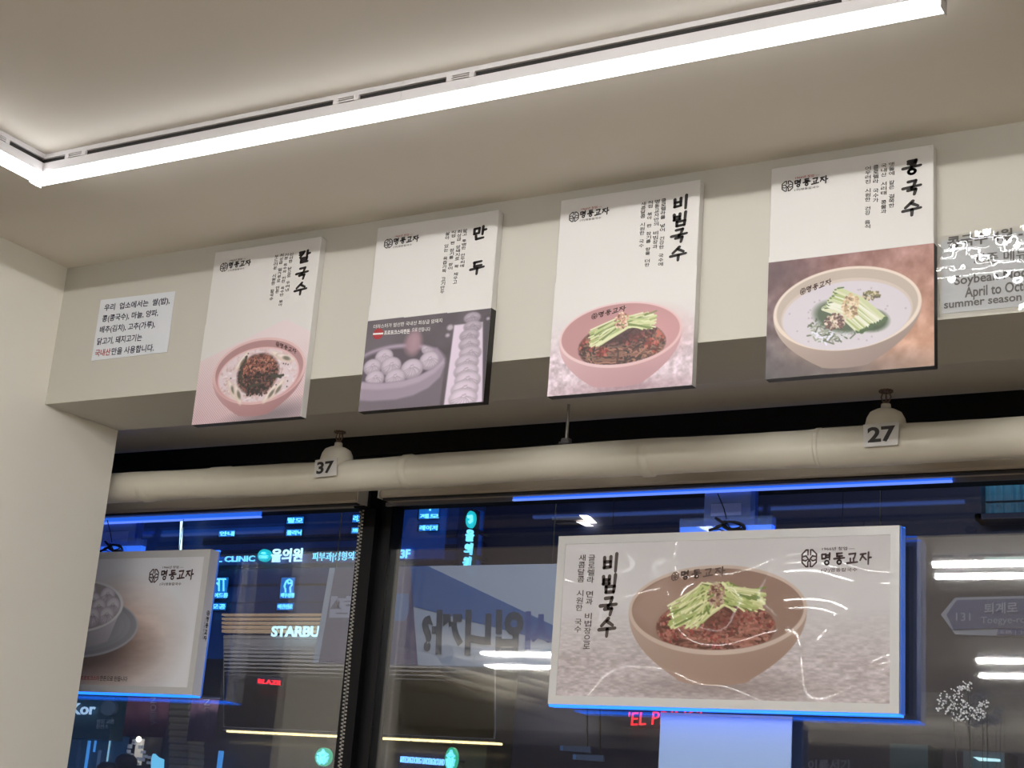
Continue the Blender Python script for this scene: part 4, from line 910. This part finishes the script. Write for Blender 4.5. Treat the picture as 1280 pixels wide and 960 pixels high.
lit_sign(346.5, 754, 367, 762.5, '야간진료', 'cyan caption panel under the head outline panel')
lit_sign(267, 722, 286, 748, '여드름', 'blue lit panel with a symbol beside the dumpling sign', TOOTH)
lit_sign(264, 754, 283, 762.5, '모공', 'cyan caption panel beside the dumpling sign')
t = thing('vertical_clinic_sign', F(583, 712, .6), 'vertical glowing clinic sign with a round emblem on top', 'sign')
YV = YF - .5
b = MB(); a, c = U(574, 716, YV + .05), U(592, 636, YV + .05); b.box((a[0], YV + .03, a[2]), (c[0], YV + .2, c[2])); b.box((a[0] + .05, YV + .2, a[2] + .2), (a[0] + .09, YF + .0, a[2] + .24)); b.box((a[0] + .05, YV + .2, c[2] - .24), (a[0] + .09, YF + .0, c[2] - .2)); b.build('sign_case', FAC2, t)
b = MB(); disc(b, 587.5, 649, 5.4, YV, 10.5); e = b.build('emblem', TEAL, t); b = MB(); b.tube([U(585, 646, YV - .02), U(589, 645, YV - .02), U(589, 651, YV - .02), U(586, 653, YV - .02)], .02, 6); part_of(e, 'emblem_mark', b, CY, t.location)
b = MB()
for i, ch in enumerate('올의원'): put_text(b, ch, U(583.5 - i * 1.8, 662 + i * 17, YV), U(592.5 - i * 1.8, 662 + i * 17, YV), U(582 - i * 1.8, 676.5 + i * 17, YV), .03, .04)
b.build('lettering', CY, t)
t = thing('coffee_shop_sign', F(390, 800), 'glowing white capital lettering on the dark louvred shopfront', 'sign')
b = MB(); letters(b, 'STARBUCKS', 340, 782.5, 432, 796, 782.5, .035, YF - .16, .01); b.build('lettering', WH, t)
def round_sign(x, y, rx, ry, label):
    t = thing('round_sign', U(x, y, YF - .3), label, 'sign', 'round green shop signs'); b = MB(); c = disc(b, x, y, rx, YF - .3, ry, .06); b.build('disc', GREEN, t); MB().tube([c + np.array([0, .05, 0]), c + np.array([0, .285, 0])], .02, 8).build('bracket', FAC2, t)
    b = MB(); Y = YF - .31
    c = U(x, y, Y); k1 = np.linalg.norm(U(x + 1, y, Y) - c) * rx; k2 = np.linalg.norm(U(x, y + 1, Y) - c) * ry
    R = lambda u, v: c + np.array([u * k1, 0, -v * k2])
    for pl in ([(0, -.75), (-.22, -.5), (.22, -.5), (0, -.75)], [(-.7, -.25), (-.3, -.4), (0, -.3), (.3, -.4), (.7, -.25)], [(-.35, -.2), (-.25, .2), (-.4, .6), (-.2, .75)], [(.35, -.2), (.25, .2), (.4, .6), (.2, .75)], [(-.75, 0), (-.55, .3), (-.6, .55)], [(.75, 0), (.55, .3), (.6, .55)], [(0, -.1), (0, .7)]): b.tube([R(*q) for q in pl], .014, 5)
    b.build('white_mark', CY, t)
round_sign(403, 946, 9.5, 11.5, 'round green lit shop sign beside the bead chain')
round_sign(563, 949, 7, 15, 'round green lit shop sign beside the blue station lettering')
t = thing('station_sign', F(530, 955), 'row of small blue-white lettering low on the dark shopfront', 'sign'); b = MB(); letters(b, 'MYEONGDONG UNDERGROUND', 501, 945, 556, 953, 949, .03); b.build('lettering', mat('blue_letter_light', (120, 190, 255), .4, emit=1.6), t)
b = MB(); fbox(b, 494, 938, 558, 968, .0, .03); b.build('sign_board', FAC2, t)
t = thing('red_sign', F(336, 853), 'small red lit lettering on the dark shutter', 'sign'); b = MB(); a, c = U(321, 856, YF - .1), U(353, 847, YF - .1); b.box((a[0], YF - .13, a[2]), (c[0], YF - .081, c[2])); b.build('backing', FAC2, t)
b = MB(); letters(b, 'BLAZE', 323, 848.5, 351, 854, 851, .03, YF - .14); b.build('lettering', REDN, t)
t = thing('red_neon_sign', U(830, 900, 13), 'pink-red neon lettering just under the wide noodle sign', 'sign')
b = MB(); letters(b, "'EL PRINCE", 786, 890, 884, 907, 886, 0, 13.0, .01); b.build('lettering', REDN, t); b = MB(); a, c = U(780, 910, 13.08), U(892, 880, 13.08); b.box((a[0], 13.05, a[2]), (c[0], 13.12, c[2])); b.build('sign_board', FAC2, t); MB().tube([((a[0] + c[0]) / 2, 13.1, a[2] + .05), ((a[0] + c[0]) / 2, 13.1, 0)], .04, 10).build('post', FAC2, t)
t = thing('vertical_tube_lamp', U(226, 685, YF - .2), 'thin white vertical tube lamp above the dumpling sign', 'lamp'); b = MB().tube([U(227.5, 640, YF - .2), U(225, 700, YF - .2)], .018, 10); b.build('tube', mat('tube_white', (200, 240, 255), .4, emit=1.6), t); b = MB().tube([U(227.5, 640, YF - .12), U(225, 700, YF - .12)], .03, 8)
for py in (645, 690): b.tube([U(226, py, YF - .12), U(226, py, YF - .12) + np.array([0, .11, 0])], .015, 6)
b.build('holder', FAC2, t)

# shop at the street corner, low left
sh = thing('corner_shop', U(150, 958, YF), 'dim teal shopfront with lit glass under the dumpling sign', 'shop')
b = MB(); fbox(b, 60, 868, 162, 922, .05, .3); b.build('fascia', mat('teal_fascia', linear=(.02, .10, .16), rough=.4), sh)
b = MB(); letters(b, 'NicKor', 62, 879, 120, 893, 879, .02, YF - .34); b.build('fascia_lettering', mat('shop_letter_light', (170, 205, 240), .4, emit=.9), sh)
b = MB(); disc(b, 135, 885, 9.5, YF - .34); b.build('fascia_emblem', mat('faint_emblem', linear=(.12, .22, .34), rough=.4), sh)
b = MB(); letters(b, '명동 교환\n환전소', 121, 899, 143, 911, 899, .02, YF - .34, .01); b.build('fascia_caption', mat('faint_caption', linear=(.25, .38, .5), rough=.4), sh)
b = MB(); fbox(b, 60, 922, 162, 1040, .02, .06); b.build('shop_glass', mat('shop_glass_lit', (18, 52, 84), .15, emit=.5), sh)
LIT = mat('shop_light_pale', (150, 205, 235), .4, emit=.75); BLIT = mat('shop_light_blue', (70, 150, 235), .4, emit=.8)
for x0, x1, y0, y1, m_ in ((103, 112, 926, 1000, BLIT), (118, 121, 926, 940, BLIT), (128, 139, 922, 1000, LIT), (116, 127, 938, 1000, mat('shop_poster', (90, 120, 160), .4, emit=.25)), (90, 103, 926, 1000, mat('shop_poster_dim', (40, 70, 110), .4, emit=.3))):
    b = MB(); fbox(b, x0, y0, x1, y1, .06, .09); b.build('lit_pane', m_, sh)
sh2 = thing('market_stall', U(180, 958, YF), 'small bright stall with goods on shelves behind the street figures', 'stall')
b = MB(); fbox(b, 162, 922, 205, 1040, .0, .02); b.build('back_wall', mat('stall_dark', (14, 16, 24), .5), sh2)
b = MB(); fbox(b, 168, 924, 181, 956, .02, .05); b.build('lit_shelf', mat('stall_light', (210, 205, 195), .4, emit=.55), sh2)
b = MB(); g = np.random.RandomState(8)
for k in range(16): xx, yy = 160 + 36 * g.rand(), 924 + 30 * g.rand(); fbox(b, xx, yy, xx + 2 + 3 * g.rand(), yy + 2 + 3 * g.rand(), .05, .1)
b.build('goods', mat('stall_goods', (150, 160, 175), .5, emit=.3), sh2)
b = MB(); pts = [U(x, y, YF - .2) for x, y in ((188, 975), (189, 948), (191, 942), (195, 946), (202, 949), (201, 975))]; b.slab(pts, (0, .05, 0)); b.build('lit_placard', mat('placard_cyan', (110, 200, 245), .4, emit=1.0), sh2)
MB().ball(U(173.5, 924, YF - .15), .035, 10, 6).build('bulb', mat('bulb_white', (255, 245, 225), .4, emit=5), sh2)
b = MB(); fbox(b, 231, 929, 234, 1000, .05, .1).use(1); fbox(b, 240, 938, 250, 1000, .05, .1).use(2); fbox(b, 269, 939, 280, 1000, .05, .1); b.build('lit_pane', [mat('violet_lit', (130, 130, 230), .4, emit=.7), mat('shop_light_grey', (90, 110, 150), .4, emit=.5), BLIT], sh2)
def flag(x0, x1, y0, y1, rgb, s_, label):
    t = thing('hanging_banner', U((x0 + x1) / 2, y0, YF - .8), label, 'banner', 'dark red banners'); Y = YF - .8
    n = 8; vs = []; A, B = U(x0, y0, Y), U(x1, y1, Y)
    for k in range(n + 1):
        x = A[0] + (B[0] - A[0]) * k / n; o = .02 * math.sin(k * 1.7)
        for z in (A[2], B[2]): vs += [(x, Y + o, z), (x, Y + o + .006, z)]
    fs = []
    for k in range(n):
        q = 4 * k; fs += [(q, q + 4, q + 6, q + 2), (q + 1, q + 3, q + 7, q + 5), (q, q + 1, q + 5, q + 4), (q + 2, q + 6, q + 7, q + 3)]
    MB().tube([A + np.array([-.03, 0, .012]), np.array([B[0] + .03, Y, A[2] + .012])], .012, 8).tube([A + np.array([.04, 0, .012]), A + np.array([.04, .76, .012])], .012, 8).build('pole', FAC2, t)
    MB().add(vs, fs, True).build('cloth', mat('banner_' + label[:9].replace(' ', '_'), linear=[q * 1.3 for q in rgb], rough=.7), t)
    b = MB(); xm = (x0 + x1) / 2 + 8 * (x1 - x0) / 45; h = (y1 - y0)
    put_text(b, s_, U(xm - 3, y0 + h * .7, Y - .03), U(xm - 3, y0 + h * .02, Y - .03), U(xm + 5, y0 + h * .7, Y - .03), .0); b.build('lettering', mat('banner_lettering', linear=(.16, .15, .22), rough=.6), t)
flag(160, 205, 871, 922, (.085, .030, .060), 'VISION', 'dark red banner with pale upright lettering left of the stone pillar')
flag(240, 266, 873, 928, (.09, .05, .095), 'VISION', 'dim purple banner right of the stone pillar')
t = thing('stone_pillar', U(224, 958, YF - .2), 'beige banded stone pillar between two dark banners', 'pillar')
b = MB()
for k in range(24): a, c = U(209, 878 + k * 8.6, YF - .3), U(237, 871 + k * 8.6, YF - .3); b.bbox((a[0], YF - .3, a[2]), (c[0], YF, c[2]), .02)
b.build('stone_courses', mat('pillar_stone', linear=(.34, .32, .24), rough=.7), t)
# passers-by (dark backs, seen from the chest up over the sill)
def person(x, ytop, Y, hgt, label, rgb, turn):
    top = U(x, ytop, Y); base = np.array([top[0], Y, 0.0]); H = top[2]; s_ = H / 1.72
    t = thing('person', base, label, 'person', 'passers-by'); c, q = math.cos(turn), math.sin(turn)
    def W(p): return base + np.array([p[0] * c - p[1] * q, p[0] * q + p[1] * c, p[2]]) * s_
    V = {'pel': (0, 0, .92), 'wai': (0, 0, 1.08), 'che': (0, -.01, 1.28), 'nec': (0, 0, 1.46), 'he0': (0, .01, 1.54), 'he1': (0, .015, 1.63), 'he2': (0, .01, 1.70),
         'shl': (-.17, 0, 1.40), 'ell': (-.24, -.02, 1.14), 'wrl': (-.2, .14, .98), 'hal': (-.19, .2, .93), 'shr': (.17, 0, 1.40), 'elr': (.24, -.02, 1.14), 'wrr': (.2, .14, .98), 'har': (.19, .2, .93),
         'hil': (-.09, 0, .88), 'knl': (-.1, .04, .48), 'anl': (-.1, -.02, .09), 'tol': (-.1, .15, .04), 'hir': (.09, 0, .88), 'knr': (.1, .1, .48), 'anr': (.1, .06, .09), 'tor': (.1, .22, .04)}
    R_ = dict(pel=.15, wai=.14, che=.16, nec=.06, he0=.08, he1=.098, he2=.07, shl=.075, ell=.05, wrl=.035, hal=.04, shr=.075, elr=.05, wrr=.035, har=.04, hil=.095, knl=.065, anl=.045, tol=.04, hir=.095, knr=.065, anr=.045, tor=.04)
    Ed = 'pel-wai wai-che che-nec nec-he0 he0-he1 he1-he2 che-shl shl-ell ell-wrl wrl-hal che-shr shr-elr elr-wrr wrr-har pel-hil hil-knl knl-anl anl-tol pel-hir hir-knr knr-anr anr-tor'.split()
    ks = list(V); me = bpy.data.meshes.new('body'); me.from_pydata([tuple(W(V[k]) - base) for k in ks], [(ks.index(e.split('-')[0]), ks.index(e.split('-')[1])) for e in Ed], [])
    o = bpy.data.objects.new('body', me); COL.objects.link(o); o.parent = t
    o.modifiers.new('skin', 'SKIN'); sv = me.skin_vertices[0].data
    for i, k in enumerate(ks): sv[i].radius = (R_[k] * s_, R_[k] * s_)
    sv[0].use_root = True; o.modifiers.new('smooth', 'SUBSURF').levels = 1; o.modifiers['smooth'].render_levels = 2
    me.materials.append(mat('dark_clothes_' + str(len(label)), rgb, .8))
    hr = MB(); hc = W((0, -.015, 1.645)); hr.lathe(hc - np.array([0, 0, .05 * s_]), [(.09 * s_, 0), (.108 * s_, .04 * s_), (.1 * s_, .08 * s_), (.06 * s_, .115 * s_), (0, .125 * s_)], 14); hr.build('hair', mat('dark_hair', (10, 10, 14), .6), t)
person(160, 942, 12.5, 1.7, 'person with dark hair and dark coat in front of the bright stall', (16, 18, 34), .4)
person(138, 952, 11.3, 1.6, 'person in a dark coat walking close to the shop glass', (12, 14, 24), -.7)

# political banner over the street, seen from behind
YBN = 9.5
N_ = lambda x, y, d=0.0: U(x, y, YBN - d)
t = thing('street_banner', N_(560, 709), 'long blue, purple and white street banner with reversed Korean lettering', 'banner')
top = lambda x: 710 - (x - 400) * .018; bot = lambda x: 829 + (x - 400) * .022
def bpoly(pts, d): return [N_(x, y, d) for x, y in pts]
BC = lambda n, c: mat('banner_print_' + n, linear=c, rough=.8)
X9 = 1120
MB().slab(bpoly([(412, top(412)), (X9, top(X9)), (X9, bot(X9)), (391, bot(391))], 0), (0, .01, 0)).build('white_cloth', BC('white', (.46, .52, .60)), t)
MB().slab(bpoly([(419, top(419)), (513, top(513)), (522, bot(522)), (398, bot(398))], .004), (0, .003, 0)).build('purple_print', BC('purple', (.15, .13, .22)), t)
MB().slab(bpoly([(489, 742), (510, 742), (511, 764), (506, 776), (492, 776), (486, 765)], .006), (0, .002, 0)).build('blue_shape', BC('blue_shape', (.10, .20, .42)), t)
MB().slab(bpoly([(513, top(513)), (535, top(535)), (690, 781), (900, 862), (690, 803), (640, 790), (516, 758)], .004), (0, .003, 0)).build('blue_print', BC('blue', (.06, .15, .38)), t)
b = MB()
put_text(b, '입니까?', N_(528, 762, .008), N_(655, 762, .008), N_(526, 818, .008), .05, 0, True); b.build('reversed_lettering', BC('ink', (.035, .06, .10)), t)
b = MB(); put_text(b, '시', N_(657, 764, .008), N_(690, 764, .008), N_(656, 812, .008), .05, 0, True); b.build('blue_lettering', BC('blue_ink', (.04, .09, .32)), t)
b = MB(); put_text(b, '힘', N_(414, 745, .008), N_(452, 745, .008), N_(411, 772, .008), .05, 0, True); b.build('pale_lettering', BC('pale_ink', (.40, .42, .55)), t)
for x in (420, 690, 1100): MB().tube([N_(x, top(x)), N_(x, top(x)) + np.array([0, 0, 1.2])], .006, 6).build('rope', M['cable'], t)

# street name sign
YR = 8.5; R2 = lambda x, y, d=0.0: U(x, y, YR - d)
t = thing('street_name_sign', R2(1240, 800), 'blue-grey arrow shaped street name sign beyond the glass', 'street sign')
MB().slab([R2(*q) for q in ((1176, 768), (1194, 747), (1400, 742), (1400, 800), (1194, 793))], (0, .03, 0)).build('white_border', mat('street_sign_white', linear=(.30, .32, .36), rough=.5), t)
MB().slab([R2(*q, .004) for q in ((1183, 768), (1196, 750), (1398, 745), (1398, 786), (1250, 785), (1192, 787))], (0, .004, 0)).build('blue_plate', mat('street_sign_blue', linear=(.085, .10, .19), rough=.5), t)
MB().slab([R2(*q, .004) for q in ((1248, 786), (1398, 788), (1398, 797), (1246, 794))], (0, .004, 0)).build('lower_plate', mat('street_sign_blue_low', linear=(.03, .035, .16), rough=.5), t)
b = MB(); d_ = .01
put_text(b, '131', R2(1195, 766, d_), R2(1213, 766, d_), R2(1195, 776, d_)); put_text(b, '퇴계로', R2(1230, 754, d_), R2(1272, 752, d_), R2(1230, 768, d_), .02); put_text(b, 'Toegye-ro', R2(1226, 771, d_), R2(1282, 770, d_), R2(1226, 782, d_)); put_text(b, '退溪路 | トェゲロ', R2(1238, 787, d_), R2(1310, 788, d_), R2(1238, 793, d_))
b.build('lettering', mat('street_sign_letter', linear=(.34, .36, .42), rough=.5), t)
MB().tube([R2(1395, 770), R2(1395, 770) * np.array([1, 1, 0])], .05, 12).build('post', mat('sign_post_grey', (90, 92, 96), .5), t)

# curtained window up right, lit ledge, far tube lamps, storefront glass
CW = 15.4
t = thing('curtained_window', U(1260, 648, CW), 'lit window with pleated teal curtains high above the street sign', 'window'); a, c = U(1232, 647, CW), U(1330, 585, CW)
n = 60; vs = []
for k in range(n + 1):
    x = a[0] + (c[0] - a[0]) * k / n; o = .05 * math.sin(k * 1.1) + .03 * math.sin(k * 2.7)
    vs += [(x, CW + o, a[2]), (x, CW + o, c[2]), (x, CW + o + .02, a[2]), (x, CW + o + .02, c[2])]
MB().add(vs, [f for k in range(n) for f in ((4 * k, 4 * k + 4, 4 * k + 5, 4 * k + 1), (4 * k + 2, 4 * k + 3, 4 * k + 7, 4 * k + 6))], True).build('curtain', mat('teal_curtain', linear=(.16, .42, .55), rough=.8), t)
b = MB(); a2, c2 = U(1231, 626.5, CW - .2), U(1331, 623.5, CW - .2); b.box((a2[0], CW - .2, a2[2]), (c2[0], CW - .12, c2[2])); b.box((a[0] - .06, CW - .2, a[2] - .06), (a[0], CW + .1, c[2])); b.box((a[0] - .06, CW - .2, a[2] - .06), (c[0], CW + .1, a[2])); b.build('frame', FAC2, t)
MB().box((a[0], CW - .1, c[2] + .02), (c[0], CW + .05, c[2] + .1)).build('curtain_lamp', mat('curtain_lamp_light', (170, 235, 255), .4, emit=6.0), t)
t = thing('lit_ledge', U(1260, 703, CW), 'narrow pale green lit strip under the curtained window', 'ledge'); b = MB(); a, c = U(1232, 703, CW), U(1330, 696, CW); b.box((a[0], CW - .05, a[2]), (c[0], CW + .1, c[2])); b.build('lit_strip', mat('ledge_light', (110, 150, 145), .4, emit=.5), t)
MB().box((a[0] - .05, CW - .02, a[2] - .05), (c[0], CW + .15, a[2])).build('sill', FAC2, t)
for (x0, x1, y0, y1, label) in ((690, 742, 644, 652, 'short white lamp above the noodle sign corner, upper of two'), (694, 738, 652, 656, 'short white lamp above the noodle sign corner, lower of two')):
    Y = 15.5; t = thing('tube_lamp', U(730, y0, Y), label, 'lamp', 'short lamps across the street')
    xs_ = x1 - 16
    MB().slab([U(*q, Y) for q in ((xs_ - 2, y0), (xs_ + 8, y0), (x1, y1), (xs_ + 6, y1))], (0, .09, 0)).build('tube', mat('far_tube_white', (255, 250, 240), .4, emit=3), t)
    MB().slab([U(*q, Y + .01) for q in ((x0, y0 + 2), (xs_, y0 + 1), (xs_ + 4, y1 - 2), (x0, y1 - 2))], (0, .09, 0)).build('housing', mat('far_tube_housing', linear=(.30, .28, .28), rough=.5), t)
t = thing('display_case', U(1230, 958, 11), 'pale teal lit display case low behind the white blossom', 'display case'); Y = 11.0
b = MB(); a, c = U(1163, 1000, Y), U(1240, 940, Y); b2 = MB(); a3, c3 = U(1210, 1000, Y - .1), U(1250, 946, Y - .1)
MB().box((U(1112, 1000, Y)[0], Y, 1.2), (U(1160, 930, Y)[0], Y + .4, U(1130, 930, Y)[2])).build('side_case', mat('case_teal', linear=(.05, .14, .18), rough=.4), t)
MB().box((a3[0] - .03, Y - .1, 1.2), (c3[0] + .03, Y + .3, c3[2] + .03)).build('case_body', mat('case_frame', linear=(.14, .2, .24), rough=.4), t)
MB().box((a3[0] + .03, Y - .12, 1.2), (c3[0] - .03, Y - .1, c3[2] - .02)).build('case_glass', mat('case_light_dim', (50, 80, 92), .4, emit=.4), t)
MB().slab([U(*q, Y - .13) for q in ((1216, 946), (1250, 949), (1250, 952), (1224, 951))], (0, .01, 0)).build('case_lamp', mat('case_light', (190, 240, 245), .4, emit=1.2), t)
for i, (x, y, wd) in enumerate(((700, 932, 38), (716, 943, 38))):
    t = thing('sign_plate', U(x, y, 10), ('small dim blue sign plate under the noodle sign, ' + ('upper of two', 'lower of two')[i]), 'sign', 'dim blue plates')
    MB().slab([U(*q, 10) for q in ((x, y), (x + wd, y + 1), (x + wd, y + 9), (x, y + 6))], (0, .02, 0)).build('plate', mat('plate_dim_blue', linear=(.09, .14, .24), rough=.5), t)
    MB().slab([U(*q, 9.99) for q in ((x, y), (x + 4, y), (x + 4, y + 6), (x, y + 6))], (0, .005, 0)).build('bright_end', mat('plate_blue', linear=(.10, .24, .50), rough=.5), t)
    MB().tube([U(x + wd - 4, y + 4, 10.02), U(x + wd - 4, y - 60, 10.02)], .006, 6).build('hanger', M['cable'], t)
t = thing('facade_sign', U(1040, 955, 12), 'faint grey lettering low beside the white sheet', 'sign'); b = MB(); put_text(b, '이름서가', U(1010, 950, 12), U(1064, 949, 12), U(1010, 963, 12), .02); b.build('lettering', mat('faint_grey_letter', linear=(.12, .14, .2), rough=.5), t)

# white blossom spray standing before the glass
FYY = 5.40
t = thing('blossom_spray', (U(1215, 930, FYY)[0], FYY, .45), 'airy spray of tiny white blossoms standing before the window', 'flowers')
st = MB(); fl = MB(); g = np.random.RandomState(21); base = np.array([U(1222, 960, FYY)[0], FYY, .45])
for cx, cy, rx, ry, n in ((1188, 878, 20, 17, 70), (1208, 890, 25, 13, 95), (1206, 858, 9, 8, 34), (1230, 879, 6, 7, 18), (1224, 893, 8, 7, 24)):
    hub = U(cx + 4, cy + ry, FYY); st.tube([base, base * .3 + hub * .7 + np.array([.004, .0, 0]), hub], .0011, 5)
    for k in range(n):
        q = g.rand() * 2 * PI; r0 = g.rand() ** .6; p = U(cx + rx * r0 * math.cos(q), cy + ry * r0 * math.sin(q), FYY + .03 * (g.rand() - .5)); st.tube([hub + (p - hub) * .45, p], .0003, 3, False); fl.ball(p, .0022 + .0024 * g.rand(), 6, 4)
st.build('stems', mat('stem_grey_green', (70, 74, 62), .6), t); o = fl.build('blossoms', mat('blossom_white', (240, 242, 250), .5), t); o['kind'] = 'stuff'

# wrapped ducts and a bulkhead at the rear of the room, seen only as reflections
for i, (p, q, r) in enumerate((((-9.95, -3.6, 3.2), (-9.95, -12.5, 3.2), .15), ((-9.2, -3.6, 3.25), (-9.2, -12.5, 3.25), .11), ((-8.6, -9.0, 3.1), (3.6, -9.0, 3.1), .13))):
    t = thing('ceiling_duct', p, ('wide wrapped duct mirrored slantwise in the glass beside the wide sign', 'narrow wrapped duct mirrored below the wide slanting one', 'level wrapped duct mirrored low under the wide sign')[i], 'duct', 'wrapped ceiling ducts')
    p, q = np.array(p), np.array(q); MB().tube([p + (q - p) * f for f in np.linspace(0, 1, 12)], r, 18).build('wrap', M['pipe'], t)
    for f in (.2, .5, .8): c = p + (q - p) * f; MB().tube([c, np.array([c[0], c[1], ZC])], .012, 6).build('strap', M['slot'], t)
structure(MB().box((-14, -10.4, 2.9), (4.2, -10.1, ZC)).build('trim_5', M['wall']))
